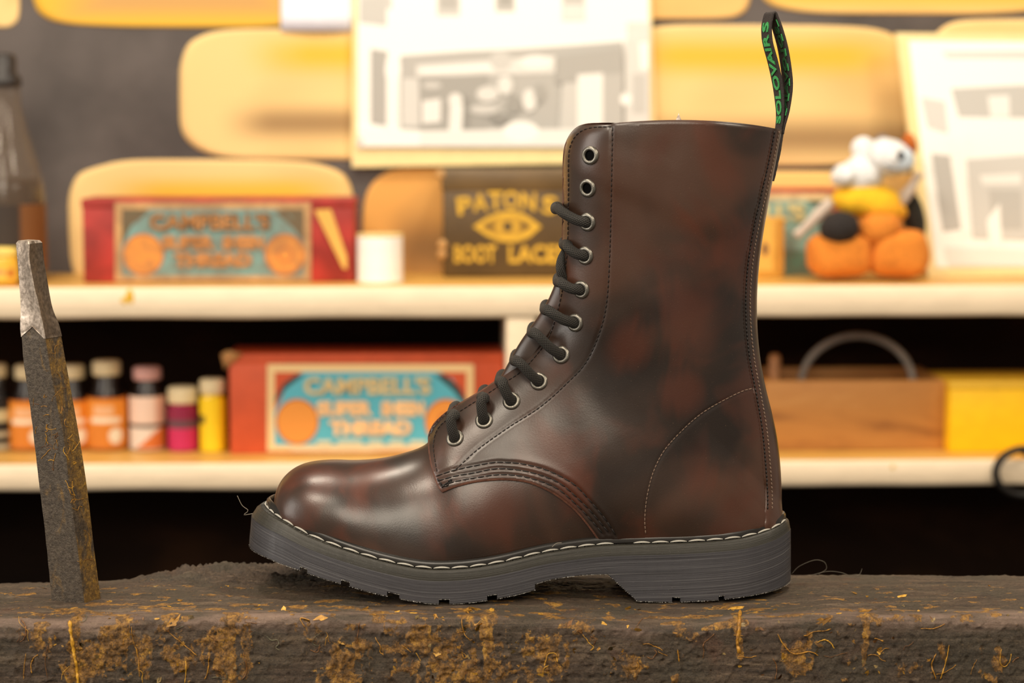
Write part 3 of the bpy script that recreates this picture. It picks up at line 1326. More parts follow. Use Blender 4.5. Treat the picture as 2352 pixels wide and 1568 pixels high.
band_d = np.minimum(dist_pl(P2, np.array(dense(LOWER, 2.0))), dist_pl(P2, np.array(dense(EDGE[4:], 2.0))))
band_d = np.minimum(band_d, 2.2 + dist_pl(P2, np.array(dense(TOPL, 2.0))))


def build_quarter(name, vv, flip):
    ff = [tuple(reversed(f)) for f in qf + sk] if flip else qf + sk
    o = mesh_obj(name, vv, ff, M_leather, boot)
    o.data.materials.append(M_edge)
    mi = np.zeros(len(o.data.polygons), dtype=np.int32)
    mi[n_main:] = 1
    for k, f in enumerate(qf):
        if all(band_d[c] < 5.0 for c in f):
            mi[k] = 1
    o.data.polygons.foreach_set('material_index', mi)
    return o


# winding: the panel faces the camera side (-y)
tri = qf[len(qf) // 2]
nn = (qv[tri[1]] - qv[tri[0]]).cross(qv[tri[2]] - qv[tri[0]])
flip_near = nn.y > 0
q_near = build_quarter('quarter_panel', qv, flip_near)
tag(q_near, 'brown leather side panel carrying the eyelets')
q_far = build_quarter('quarter_panel', [Vector((p.x, 2 * YC - p.y, p.z)) for p in qv], not flip_near)
QBVH = BVHTree.FromPolygons([tuple(p) for p in qv], [f for f in qf])


def q_hit(px, py):
    loc, n, idx, dist = hit(px, py, QBVH)
    bp, bn = body_hit(px, py)
    if loc is None:
        return bp + bn * THK, bn
    return loc, bn


# ---------------- seams
def seam(name, row, spacing, mat, rad=.00042, fill=.8, lift=.0001, label=None):
    n = int(sum(math.dist(a, b) for a, b in zip(row, row[1:])) / spacing)
    c = catmull(row, n + 1)
    vv, ff = [], []
    for i in range(n):
        a, b = c[i], c[i + 1]
        m = (a + b) / 2
        dd = (b - a) * fill / 2
        path = []
        for t, h in ((-1, -.5), (-.55, .5), (0, .9), (.55, .5), (1, -.5)):
            p, nrm_ = q_hit(*(m + dd * t))
            path.append(p + nrm_ * (rad * h + lift))
        v_, f_, _ = tube_geo(path, [rad * .6, rad, rad, rad, rad * .6], 6, base=len(vv))
        vv += v_
        ff += f_
    n0 = len(vv)
    vv2 = vv + [Vector((p.x, 2 * YC - p.y, p.z)) for p in vv]
    ff2 = ff + [tuple(n0 + i for i in reversed(f)) for f in ff]
    o = mesh_obj(name, vv2, ff2, mat, boot)
    tag(o, label, kind='stuff')
    return o


seam('seam_stitching', ROW_FACE_IN, 11.5, M_black, .00028)
seam('seam_stitching', ROW_FACE_OUT, 11.0, M_black, .00027)
for r in (ROW1, ROW2, ROW3):
    seam('seam_stitching', r, 17.5, M_black, .00036, .88)
seam('seam_stitching', ROW_HEEL, 9.5, M_taupe, .00030, .8, .0001, 'pale stitching around the heel')
# bar tack at the tip
seam('bar_tack', [(1004, 1098), (1022, 1118), (1040, 1098), (1014, 1120)], 9, M_black, .0005)

# ---------------- eyelets and laces
EYE = [(1356, 357), (1350, 432), (1349, 510), (1344, 587), (1335, 665), (1321, 741), (1289, 815), (1238, 876), (1175, 921), (1112, 965), (1045, 1006)]
prof = [(.0029, .0002), (.0027, .0010), (.0031, .00150), (.0038, .00165), (.0045, .00140), (.0050, .0007), (.0051, -.0004)]
ev, ef = lathe_geo(prof, 36, closed=False)
eye_me = bpy.data.meshes.new('eyelet')
eye_me.from_pydata(ev, [], ef)
eye_me.polygons.foreach_set('use_smooth', [True] * len(eye_me.polygons))
eye_me.materials.append(M_nickel)
hv, hf = lathe_geo([(.0001, .00045), (.0031, .00045)], 24, closed=False)
hole_me = bpy.data.meshes.new('eyelet_shade_disc')
hole_me.from_pydata(hv, [], hf)
hole_me.materials.append(M_hole)
eyes = []
for (px, py) in EYE:
    p, n = q_hit(px, py)
    n = (n + Vector((-.05, -.25, 0))).normalized()
    eyes.append((p, n))
    for side in (0, 1):
        pp, nn_ = p.copy(), n.copy()
        if side:
            pp.y, nn_.y = 2 * YC - pp.y, -nn_.y
        q = nn_.to_track_quat('Z', 'Y').to_matrix().to_4x4()
        q = q @ Matrix.Scale(1.08, 4)
        q.translation = pp - nn_ * .0002
        e = bpy.data.objects.new('eyelet', eye_me)
        COL.objects.link(e)
        attach(e, boot)
        e.matrix_basis = q
        h = bpy.data.objects.new('eyelet_shade_disc', hole_me)
        COL.objects.link(h)
        h.parent = e

# bars of lace: from an eyelet over the panel edge and across to the mirrored eyelet
LEFT = [(1272, 478), (1291, 560), (1277, 645), (1247, 709), (1217, 762), (1177, 826), (1143, 874), (1101, 910), (1033, 949)]
LR = .0031
for k, (lx, ly) in enumerate(LEFT):
    p, n = eyes[k + 2]
    px, py = EYE[k + 2]
    half = []
    tip = at(lx + 9, ly + 2, YC - .016)
    front = at(lx + 4, ly + 2, YC)
    half.append(p - n * .0020 + (p - tip).normalized() * .0004)
    half.append(p + n * .0012 + (tip - p).normalized() * .0006)
    d = tip - p
    half.append(p + d * .28 + n * .0046)
    half.append(p + d * .62 + n * .0052 + Vector((0, -.001, .0010)))
    half.append(tip + Vector((.0008, -.0046, .0)))
    half.append(tip + Vector((-.0005, .002, .0)))
    half.append(front)
    full = half + [Vector((q.x, 2 * YC - q.y, q.z)) for q in reversed(half[:-1])]
    path = catmull([tuple(q) for q in full], 74)
    o = tube('lace_bar', path, LR, M_lace, boot, 16, 1.0)
# one end of lace running up between the panels
path = catmull([tuple(at(1300, 652, YC - .014)), tuple(at(1288, 622, YC - .016)), tuple(at(1290, 596, YC - .012)), tuple(at(1304, 570, YC - .008))], 16)
tube('lace_bar', path, LR * .9, M_lace, boot, 12)

# ---------------- tongue between the panels
TG = [(1112, 918), (1132, 900), (1158, 862), (1197, 792), (1240, 730), (1268, 682), (1290, 620), (1302, 560), (1308, 470), (1313, 390), (1324, 315), (1345, 300)]
tgc = spline_idx([tuple(at(x, y, YC)) for x, y in TG], 90)
tv, tf = [], []
nt_ = 25
for i in range(90):
    c = Vector(tgc[i])
    tdir = Vector(tgc[min(i + 1, 89)]) - Vector(tgc[max(i - 1, 0)])
    tdir.normalize()
    inw = Vector((tdir.z, 0, -tdir.x))
    if inw.x < 0:
        inw = -inw
    for k in range(nt_):
        a = -1.35 + 2.7 * k / (nt_ - 1)
        ridge = .0006 * math.cos(a * 3.5)
        tv.append(c + inw * (.0125 * (1 - math.cos(a)) - ridge) + Vector((0, .0066 * math.sin(a), 0)))
for i in range(89):
    for k in range(nt_ - 1):
        a = i * nt_ + k
        tf.append((a, a + 1, a + nt_ + 1, a + nt_))
o = mesh_obj('tongue', tv, tf, M_leather, boot)
sm = o.modifiers.new('thickness', 'SOLIDIFY')
sm.thickness = .0018
sm.offset = 0
# curled tip of the lining peeking over the top line
tip0 = at(1556, 290, YC + .01)
verts = []
for i in range(7):
    for k in range(5):
        a = k / 4
        hgt = (.0080 if i == 3 else .0078 - abs(i - 3) * .0012) * a
        verts.append(tip0 + Vector(((i - 3) * .0011 * (1 - .55 * a) + .0008 * a, .002 * math.sin(a * 2), hgt)))
faces = [(i * 5 + k, i * 5 + k + 1, i * 5 + k + 6, i * 5 + k + 5) for i in range(6) for k in range(4)]
o = mesh_obj('tongue_tip', verts, faces, plain('pale_lining', srgb(214, 196, 178), .8), boot)
sm = o.modifiers.new('thickness', 'SOLIDIFY')
sm.thickness = .0012

# ---------------- backstay strip along the heel
BACK_L = np.array(dense(list(reversed(BACK)), 4.0))      # top to bottom
def back_px(y):
    return float(np.interp(y, BACK_L[:, 1], BACK_L[:, 0]))


i0 = next(i for i in range(NU) if kidx[i] > lastsole - 1.0)
NBK = 13
bv, bf = [], []
rows_ = list(range(i0, NU, 2))
normals = nv.reshape(NU, NC, 3)
for i in rows_:
    # near-side parameter where this section crosses the seam
    best = None
    for j in range(NV - 1, 0, -1):
        q = project(Vector(S[i, j]))
        if q[0] < back_px(q[1]) - 3:
            best = j
            break
    best = best if best is not None else NV - 12
    js = np.linspace(best, NV - 1, NBK)
    line = []
    for m_, jf in enumerate(js):
        j = int(jf)
        t = jf - j
        j2 = min(NV - 1, j + 1)
        p = S[i, j] * (1 - t) + S[i, j2] * t
        nrm_ = Vector(normals[i, NV - 1 - j])
        if nrm_.y > 0 and j < NV - 2:
            nrm_ = -nrm_
        cdir = Vector((nrm_.x, 0, nrm_.z)) if j >= NV - 2 else nrm_
        off = .0012 if m_ == 0 else .0023 if m_ < 3 else .0021
        line.append(Vector(p) + cdir.normalized() * off)
    edge0 = line[0] - Vector(normals[i, NV - 1 - best]).normalized() * .003
    line = [edge0] + line
    if kidx[i] > lastsole + .95:
        line[-1].y = YC
    full = line + [Vector((q.x, 2 * YC - q.y, q.z)) for q in reversed(line[:-1])]
    bv += full
NR = 2 * (NBK + 1) - 1
for i in range(len(rows_) - 1):
    for k in range(NR - 1):
        a = i * NR + k
        bf.append((a, a + 1, a + NR + 1, a + NR))
o = mesh_obj('backstay', bv, bf, M_leather, boot)
tag(o, 'leather strip covering the back seam')
BKB = BVHTree.FromPolygons([tuple(p) for p in bv], bf)


def back_seam(offs, spacing, rad, mat, y0=300, y1=1196, fill=.8):
    row = [(back_px(y) + offs, y) for y in np.arange(y0, y1, 30)]
    n = int(sum(math.dist(a, b) for a, b in zip(row, row[1:])) / spacing)
    c = catmull(row, n + 1)
    vv, ff = [], []
    for i in range(n):
        a, b = c[i], c[i + 1]
        path = []
        for t, h in ((.5 - fill / 2, -.3), (.5, .8), (.5 + fill / 2, -.3)):
            q = a * (1 - t) + b * t
            loc, nrm_, idx, dist = hit(q[0], q[1], BKB)
            if loc is None:
                break
            if nrm_.y > 0:
                nrm_ = -nrm_
            path.append(loc + nrm_ * rad * h)
        if len(path) == 3:
            v_, f_, _ = tube_geo(path, [rad * .7, rad, rad * .7], 6, base=len(vv))
            vv += v_
            ff += f_
    if vv:
        o = mesh_obj('seam_stitching', vv, ff, mat, boot)
        tag(o, kind='stuff')


back_seam(6, 9, .0005, M_black)
back_seam(16, 9, .00045, M_taupe)
# dark webbing of the pull tab sewn down the back seam
rowp = [(1786, 296), (1781, 335), (1773, 375), (1764, 415)]
vv = []
ff = []
cc = catmull(rowp, 24)
for i, (x, y) in enumerate(cc):
    for (dx, Y) in ((-13, YC - .0165), (-4, YC - .0125), (4, YC - .007), (8.5, YC + .002), (8.5, YC + .008)):
        vv.append(at(x + dx + .8 * noise.noise((i * .8, dx, 0)), y, Y - .0008))
for i in range(23):
    for k in range(4):
        a = i * 5 + k
        ff.append((a, a + 1, a + 6, a + 5))
M_web = webbing_mat('dark_webbing', srgb(28, 22, 20), srgb(62, 52, 48))
o = mesh_obj('pull_tab_tail', vv, ff, M_web, boot)
sm = o.modifiers.new('thickness', 'SOLIDIFY')
sm.thickness = .0016

# ---------------- pull tab loop with woven green lettering
LOOP = [(1793, 308), (1797, 290), (1800, 268), (1801, 240), (1798, 195), (1787, 143), (1775, 98), (1772, 66), (1775, 44), (1780.5, 28), (1787, 42), (1796, 66), (1808, 110), (1816, 160), (1818.5, 200), (1812, 250), (1802, 288), (1798, 308)]
lp = catmull([tuple(at(x, y, YC - .006)) for x, y in LOOP], 180)
VEC = Vector((-.0038, .0125, 0.0))
M_green = webbing_mat('woven_green_thread', srgb(34, 128, 62), srgb(82, 190, 106))
lv, lf, luv = [], [], []
LLEN = np.concatenate([[0], np.cumsum(np.linalg.norm(np.diff(lp, axis=0), axis=1))])


def loop_frame(s):
    i = float(np.interp(s, LLEN, np.arange(180)))
    i0 = min(int(i), 178)
    t = i - i0
    p = Vector(lp[i0] * (1 - t) + lp[i0 + 1] * t)
    # narrows where it is sewn in and pinches at the fold
    wid = .62 + .38 * sst(0, .22, s / LLEN[-1]) * sst(1, .78, s / LLEN[-1])
    d = (Vector(lp[min(i0 + 2, 179)]) - Vector(lp[max(i0 - 1, 0)])).normalized()
    n = d.cross(VEC).normalized()
    return p, n, wid


for i in range(180):
    p, n, wid = loop_frame(LLEN[i])
    for k in range(9):
        lv.append(p + VEC * wid * (k / 8) + n * (.0003 if k in (0, 8) else 0))
for i in range(179):
    for k in range(8):
        a = i * 9 + k
        lf.append((a, a + 1, a + 10, a + 9))
o = mesh_obj('pull_tab_loop', lv, lf, M_web, boot)
tag(o, 'black fabric pull loop')
sm = o.modifiers.new('thickness', 'SOLIDIFY')
sm.thickness = .0011
sm.offset = 0
loop_obj = o


def text_geo(body_, align='CENTER', bold=0.0, extrude=0.0, res=3):
    cu = bpy.data.curves.new('letters', 'FONT')
    cu.body = body_
    cu.align_x = align
    cu.offset = bold
    cu.extrude = extrude
    cu.resolution_u = res
    ob = bpy.data.objects.new('letters', cu)
    COL.objects.link(ob)
    dg = bpy.context.evaluated_depsgraph_get()
    me = bpy.data.meshes.new_from_object(ob.evaluated_get(dg))
    v_ = np.array([tuple(p.co) for p in me.vertices])
    f_ = [tuple(p.vertices) for p in me.polygons]
    bpy.data.objects.remove(ob, do_unlink=True)
    bpy.data.curves.remove(cu)
    bpy.data.meshes.remove(me)
    return v_, f_


def fit(v_, x0, x1, y0, y1):
    a, b = v_.min(0), v_.max(0)
    out = v_.copy()
    out[:, 0] = x0 + (v_[:, 0] - a[0]) / (b[0] - a[0]) * (x1 - x0)
    out[:, 1] = y0 + (v_[:, 1] - a[1]) / (b[1] - a[1]) * (y1 - y0)
    return out


def loop_text(word, s0, s1, sgn, mat, v0=.20, v1=.84):
    tv_, tf_ = text_geo(word, bold=.025, extrude=.0)
    t2 = fit(tv_, s0, s1, v0, v1)
    out = []
    for (s, v_, _) in t2:
        p, n, wid = loop_frame(s)
        out.append(p + VEC * wid * v_ + n * sgn * .0009)
    o = mesh_obj('woven_lettering', out, tf_, mat, loop_obj, smooth=False)
    sm = o.modifiers.new('thickness', 'SOLIDIFY')
    sm.thickness = .0005
    sm.offset = 0
    return o


half_len = float(LLEN[np.argmax(lp[:, 2])])
p_, n_, _ = loop_frame(half_len * .5)
sg = 1 if n_.x < 0 else -1
loop_text('SOLOVAIR', half_len * .085, half_len * .82, sg, M_green)
loop_text('S', half_len * .84, half_len * .92, sg, M_green)
M_green_d = webbing_mat('woven_green_reverse', srgb(18, 62, 30), srgb(40, 112, 58))
L1 = float(LLEN[-1])
loop_text('SOLOVAIR', half_len + (L1 - half_len) * .12, half_len + (L1 - half_len) * .80, -sg, M_green_d, .2, .6)
loop_text('- - - - - - -', half_len + (L1 - half_len) * .06, half_len + (L1 - half_len) * .85, -sg, M_green, .06, .12)

# stray threads
M_hair = plain('pale_lint', srgb(150, 140, 125), .8)
for pth in ([(545, 1138), (556, 1160), (570, 1172), (560, 1182), (585, 1178), (597, 1174)], [(1268, 1256), (1277, 1248), (1290, 1246)]):
    path = catmull([tuple(at(x, y, (YC if x < 700 else .008))) for x, y in pth], 24)
    tube('loose_thread', path, .00016, M_hair, boot, 5)

# ------------------------------------------------------------------ workbench beam
M_bench = bench_mat()
bench_loc = Vector((0, .03, -1.0))
bench = thing('workbench', bench_loc, 'heavy old wooden workbench beam crusted with dried yellow glue', 'workbench')
ex_px = [-400, 0, 250, 330, 420, 480, 700, 1000, 1300, 1800, 2352, 2800]
ex_z = [-.012, -.0105, -.0085, -.0040, -.0015, .0010, .0006, .0, -.0025, -.0052, -.0060, -.0060]
xg = np.concatenate([np.linspace(-.62, -.335, 60, endpoint=False), np.linspace(-.335, .335, 860), np.linspace(.335, .62, 61)[1:]])
# profile parameter: front face upwards, rounded arris, top backwards, back face down
prof_pts = [(-.0300, z) for z in np.concatenate([np.linspace(-.30, -.05, 10, endpoint=False), np.linspace(-.05, -.0045, 62)])]
for a in np.linspace(0, math.pi / 2, 8)[1:-1]:
    prof_pts.append((-.0300 + .0045 * (1 - math.cos(a)), -.0045 + .0045 * math.sin(a)))
prof_pts += [(y, 0.0) for y in np.concatenate([np.linspace(-.0255, .065, 110, endpoint=False), np.linspace(.065, .125, 44)])]
prof_pts += [(.130, -.004), (.133, -.012), (.134, -.05), (.134, -.30)]
NP = len(prof_pts)
BV, GL, WR = [], [], []


def fr(x, y, z, o):
    return noise.fractal((x, y, z), .9, 2.0, o)


DRIPS = [(172, 1412, 1575, 11, 1.0), (1697, 1395, 1500, 9, .9), (1120, 1405, 1560, 16, .8), (1990, 1420, 1530, 9, .75), (1075, 1380, 1450, 26, .45), (1010, 1450, 1540, 40, .6),
         (1455, 1490, 1560, 26, .6), (1340, 1400, 1470, 30, .45), (1270, 1440, 1560, 40, .55), (330, 1440, 1560, 22, .55), (1830, 1460, 1555, 36, .6), (2300, 1490, 1540, 18, .7), (560, 1410, 1568, 14, .5)]
DW = []
for (px, y0, y1, w, k) in DRIPS:
    a, b = at(px, y0, -.03), at(px, y1, -.03)
    DW.append((a.x, b.z, a.z, w / 3950.0, k))


def bench_top(x):
    px = x * F / 1.2 + W / 2
    return float(np.interp(px, ex_px, ex_z))


ZBALL = min(0.0, float(FZ.min())) - .0006
ZHEEL = min(0.0, float(HZ.min())) - .0006


def bench_h(x, y):
    """height of the worn bench top, without the fine relief"""
    cz = bench_top(x)
    k = sst(.035, .095, y)
    h = cz * k
    if y > .098:
        h -= (y - .098) * .35
    h += float(np.interp(x * F / 1.155 + W / 2, [780, 900, 1240, 1400, 1470, 1640, 1780, 1900], [0, ZBALL, ZBALL, ZHEEL * .8, ZHEEL, ZHEEL, ZHEEL * .6, 0])) * (1 - .9 * k)
    # hollow worn into the front arris under the heel
    px = x * F / 1.12 + W / 2
    sc = sst(1120, 1240, px) * sst(1720, 1600, px)
    h -= .0022 * sc * sst(.0, -.03, y)
    # left end of the arris is rounded away
    h -= .0030 * sst(420, 60, px) * sst(-.004, -.03, y)
    return h


for x in xg:
    for (y, z) in prof_pts:
        if y <= -.0299:                       # front face
            gp = fr(x * 46, z * 26, 5.1, 5)
            reg = noise.noise((x * 8, z * 10, 2.0))
            hi = fr(x * 230, z * 150, 8.0, 3)
            g_ = .85 * sst(.06, .62, gp * .85 + .40 * reg + .30 * hi - .01)
            web = max(0.0, 1 - 3.4 * abs(noise.noise((x * 105 + .5 * hi, z * 62, 12.0)))) ** 2 * sst(-.25, .25, reg + .6 * gp)
            g_ = max(g_, .72 * web)
            for (dx, z0, z1, w, k) in DW:
                cx = dx + .0025 * noise.noise((z * 60, dx * 50, 0))
                d = abs(x - cx) / w
                if d < 1.6 and z0 - .01 < z < z1 + .004:
                    g_ = max(g_, k * sst(1.25, .45, d + .8 * noise.noise((x * 300, z * 160, 1)) + .5 * noise.noise((x * 90, z * 60, 5))) * sst(z0 - .008, z0 + .006, z + .006 * noise.noise((x * 260, z * 60, 3))) * sst(z1 + .005, z1 - .004, z + .006 * noise.noise((x * 240, z * 50, 9))))
            wood_ = .0004 * fr(x * 22, z * 260, 1.0, 3) + .0012 * noise.noise((x * 10, z * 22, 7)) + .0007 * sst(-.1, .5, hi)
            crust = g_ * (.0003 + .0030 * abs(fr(x * 190, z * 140, 3.0, 4)))
            pits = -.0010 * sst(.35, .6, noise.noise((x * 210, z * 190, 4)))
            hz = bench_h(x, -.03) * sst(-.04, -.004, z)
            BV.append((x, y - wood_ - crust - pits, z + hz))
            GL.append(g_)
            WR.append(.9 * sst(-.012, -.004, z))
        else:
            hz = bench_h(x, y)
            tp = fr(x * 60, y * 150, 9.0, 4)
            g_ = .62 * sst(.18, .62, tp + .25 * noise.noise((x * 12, y * 40, 4)) + .22 * sst(.02, -.02, y)) * sst(.10, .02, y)
            for (dx, z0, z1, w, k) in DW:
                d = abs(x - dx) / (w * 1.6)
                if d < 1.4 and z1 > -.006 and y < -.012:
                    g_ = max(g_, .7 * k * sst(1.2, .4, d + .4 * noise.noise((x * 300, y * 160, 1))))
            rough_ = 1.0 + 4.0 * sst(.03, .08, y) * sst(900, 600, x * F / 1.2 + W / 2) * sst(200, 420, x * F / 1.2 + W / 2)
            rel = .0009 * fr(x * 45, y * 130, 2.0, 5) * rough_ + .0006 * abs(fr(x * 180, y * 260, 6.0, 3)) * rough_
            rel *= sst(-.030, -.018, y) * .9 + .1
            if y < .125:
                # the boot and the steel bar have pressed the top flat where they stand
                px = x * F / 1.16 + W / 2
                if 880 < px < 1240 or 1440 < px < 1830:
                    rel = min(rel * .5, .0002)
            zz_ = z + hz + rel + g_ * .0006
            if -.006 < y < .1 and st[0, 0] - .002 < x < st[-1, 0] + .002:
                yo = float(np.interp(x, bx, by)) - .003
                if yo < y < 2 * YC - yo:
                    zz_ = min(zz_, zbot(x) - .0003, zbot(x - .0009) - .0003, zbot(x + .0009) - .0003)
            BV.append((x, y + (.0006 * fr(x * 70, z * 90, 1.0, 3) if z < 0 else 0), zz_))
            GL.append(g_)
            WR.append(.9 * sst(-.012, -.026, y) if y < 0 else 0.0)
BV = np.array(BV)
BFc = []
for i in range(len(xg) - 1):
    for k in range(NP - 1):
        a = i * NP + k
        BFc.append((a, a + NP, a + NP + 1, a + 1))
beam = mesh_obj('beam', BV, BFc, M_bench, bench)
ga = beam.data.attributes.new('glue', 'FLOAT', 'POINT')
ga.data.foreach_set('value', np.array(GL, dtype=np.float32))
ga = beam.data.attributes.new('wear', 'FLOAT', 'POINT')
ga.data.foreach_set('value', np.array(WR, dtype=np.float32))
beam.data.flip_normals() if beam.data.polygons[len(BFc) // 2].normal.z < 0 else None
for s in (-.55, .55):
    v, f = rbox_geo(s - .05, s + .05, -.02, .12, -1.0, -.28, .004)
    mesh_obj('leg', v, f, M_bench, bench)
BB = BVHTree.FromPolygons([tuple(p) for p in BV], BFc)


def on_bench(px, py):
    loc, n, i, d = BB.ray_cast(CAM, ray(px, py).normalized())
    if loc is None:
        return None
    if n.dot(ray(px, py)) > 0:
        n = -n
    return loc, n


def glue_mat(name, a, b, sc=400, bmp=.5):
    m, nt, bs = new_mat(name)
    g = G(nt)
    f_ = g.noise(g.coord(), sc, 4, .7)
    g.link(g.ramp(f_, [(.3, a), (.7, b)]), bs.inputs['Base Color'])
    bs.inputs['Roughness'].default_value = .4
    if bmp:
        g.link(g.bump(f_, bmp, .0006), bs.inputs['Normal'])
    return m


M_flake = [glue_mat('amber_glue_flake', srgb(150, 104, 40), srgb(206, 154, 62), 2.5, 0), glue_mat('yellow_glue_flake', srgb(176, 128, 40), srgb(226, 178, 74), 2.5, 0),
           glue_mat('brown_glue_flake', srgb(96, 64, 34), srgb(150, 104, 56), 2.5, 0), glue_mat('pale_glue_flake', srgb(120, 104, 70), srgb(178, 150, 96), 2.5, 0)]
M_glue = [glue_mat('amber_glue', srgb(120, 80, 24), srgb(196, 140, 44)), glue_mat('yellow_glue', srgb(170, 120, 30), srgb(224, 170, 56)),
          glue_mat('brown_glue', srgb(78, 50, 26), srgb(136, 90, 42)), glue_mat('grey_green_glue', srgb(70, 68, 52), srgb(124, 118, 92))]
rs = random.Random(11)
# strands of dried glue hanging on the front face
fixed = [[(160, 1425), (163, 1450), (168, 1490), (176, 1530), (180, 1575)], [(388, 1452), (420, 1478), (452, 1505)], [(826, 1428), (822, 1455), (818, 1478)], [(302, 1438), (306, 1472), (316, 1500), (322, 1555)],
         [(426, 1516), (427, 1545), (424, 1568)], [(700, 1440), (690, 1420), (712, 1424)], [(735, 1475), (730, 1497), (712, 1492)], [(1700, 1402), (1698, 1430), (1697, 1450), (1694, 1475), (1698, 1500)],
         [(1250, 1530), (1258, 1502), (1275, 1500), (1282, 1520)], [(1786, 1455), (1800, 1480), (1822, 1500), (1860, 1496), (1880, 1505)], [(1775, 1510), (1784, 1532), (1780, 1560)],
         [(2150, 1500), (2140, 1528), (2150, 1560)], [(2180, 1480), (2172, 1520), (2160, 1560)], [(480, 1505), (478, 1540), (470, 1560)], [(560, 1500), (566, 1540), (556, 1560)], [(1556, 1490), (1560, 1520)],
         [(2300, 1490), (2296, 1515), (2305, 1530), (2318, 1520), (2322, 1500)], [(60, 1500), (56, 1530), (54, 1560)], [(110, 1480), (104, 1520), (110, 1560)], [(1060, 1420), (1064, 1450), (1080, 1470)]]
for k in range(48):
    x, y = rs.uniform(10, 2340), rs.uniform(1425, 1555)
    p = [(x, y)]
    dx, dy = rs.uniform(-1, 1), rs.uniform(-.3, 1)
    for j in range(rs.randint(2, 5)):
        dx += rs.uniform(-.9, .9)
        dy += rs.uniform(-.7, .7)
        L = math.hypot(dx, dy) + .01
        x += dx / L * rs.uniform(8, 16)
        y += dy / L * rs.uniform(8, 16)
        p.append((x, min(1567, max(1415, y))))
    fixed.append(p)
for k, p in enumerate(fixed):
    c = catmull(p, 6 * len(p))
    path = []
    for (x, y) in c:
        r = on_bench(x, y)
        if r:
            path.append(r[0] + r[1] * .0004)
    if len(path) < 4:
        continue
    w0 = (.0011 if k == 0 or k == 7 else rs.uniform(.00018, .00045)) * (1.4 if k < 20 else 1)
    rad = [w0 * (.45 + .9 * abs(noise.noise((i * .35, k * 3.1, 0)))) * (1 if 0 < i < len(path) - 1 else .3) for i in range(len(path))]
    tube('glue_strand', path, rad, M_glue[[1, 0, 2, 0][k % 4] if k < 20 else rs.choice([0, 0, 1, 2, 2, 3])], beam, 6)
# curled flakes of glue on the arris and the top, and clots on the face
flake_me = []
for k in range(8):
    rr = random.Random(50 + k)
    bm = bmesh.new()
    n = 9
    c0 = bm.verts.new((0, 0, .06))
    ring_ = []
    for i in range(n):
        a = 2 * math.pi * i / n
        r = .35 + rr.random() * .9
        ring_.append(bm.verts.new((r * 1.25 * math.cos(a), r * math.sin(a) * .6, rr.uniform(-.12, .30))))
    for i in range(n):
        bm.faces.new((c0, ring_[i], ring_[(i + 1) % n]))
    bmesh.ops.solidify(bm, geom=bm.faces[:], thickness=.07)
    bmesh.ops.recalc_face_normals(bm, faces=bm.faces[:])
    me = bpy.data.meshes.new('glue_flake')
    bm.to_mesh(me)
    bm.free()
    me.materials.append(M_flake[k % 4])
    flake_me.append(me)
spots = [(400, 1425, 20), (412, 1378, 14), (735, 1420, 16), (838, 1398, 16), (910, 1405, 12), (1000, 1415, 14), (1075, 1402, 22), (1095, 1398, 18), (1130, 1402, 16), (1225, 1384, 18), (1380, 1384, 18),
         (1505, 1390, 22), (1440, 1398, 14), (1690, 1398, 20), (1890, 1425, 20), (1966, 1362, 20), (2018, 1490, 16), (2070, 1370, 14), (100, 1350, 12), (650, 1400, 14), (590, 1392, 12), (1990, 1402, 16), (705, 1425, 12)]
for k in range(230):
    t = rs.random()
    if t < .55:
        spots.append((rs.uniform(0, 2352), rs.uniform(1345, 1425), rs.uniform(4, 10)))
    else:
        dr = rs.choice(DRIPS)
        spots.append((dr[0] + rs.gauss(0, dr[3] * 1.6 + 14), rs.uniform(1422, 1562), rs.uniform(3.5, 12)) if rs.random() < .75 else (rs.uniform(0, 2352), rs.uniform(1430, 1560), rs.uniform(3.5, 9)))
for k, (px, py, sz) in enumerate(spots):
    r = on_bench(px, py)
    if not r:
        continue
    p, n = r
    if n.z > .5 and st[0, 0] < p.x < st[-1, 0] and p.y > float(np.interp(p.x, bx, by)) - .005:
        continue
    q = n.to_track_quat('Z', 'Y').to_matrix() @ Matrix.Rotation(rs.uniform(0, 6.28), 3, 'Z')
    s = sz / 3950 * .8
    M = (q @ Matrix.Diagonal((s, s, s * .34))).to_4x4()
    M.translation = p
    o = bpy.data.objects.new('glue_flake', rs.choice(flake_me) if k >= 23 else flake_me[rs.choice([0, 1, 4, 5])])
    COL.objects.link(o)
    attach(o, beam)
    o.matrix_basis = M

# lint on the bench top
for k, p in enumerate([[(1818, 1318), (1836, 1300), (1870, 1286), (1893, 1290), (1898, 1306), (1880, 1318)], [(1856, 1322), (1900, 1312), (1930, 1314), (1948, 1320)], [(1968, 1322), (1976, 1316), (1980, 1306)]]):
    c = catmull([tuple(at(x, y, .09)) for x, y in p], 26)
    tube('lint_thread', c, .00008, M_hair, beam, 4)

# ------------------------------------------------------------------ steel bar standing in the bench
bar_base = at(178, 1388, .0)
bar = thing('steel_punch', bar_base, 'worn faceted steel punch stuck upright in the bench', 'tool')
BL = [(38, 562), (41, 600), (45, 650), (49, 710), (48, 750), (50, 778), (55, 840), (68, 930), (78, 1010), (88, 1100), (98, 1180), (108, 1270), (122, 1420)]
BR = [(96, 552), (100, 590), (108, 645), (119, 705), (134, 745), (141, 770), (152, 850), (168, 930), (182, 1010), (196, 1100), (206, 1170), (216, 1260), (236, 1420)]
BE = [(66, 560), (67, 600), (76, 650), (90, 710), (98, 750), (103, 780), (113, 840), (130, 930), (146, 1010), (156, 1100), (166, 1180), (178, 1270), (197, 1420)]
NB = 120
cl, cr, ce = spline_idx(BL, NB), spline_idx(BR, NB), spline_idx(BE, NB)
M_bar = steel_mat('gluey_tool_steel')
M_tip = steel_mat('worn_bright_steel', False, .30, (150, 136, 122), (226, 210, 194))
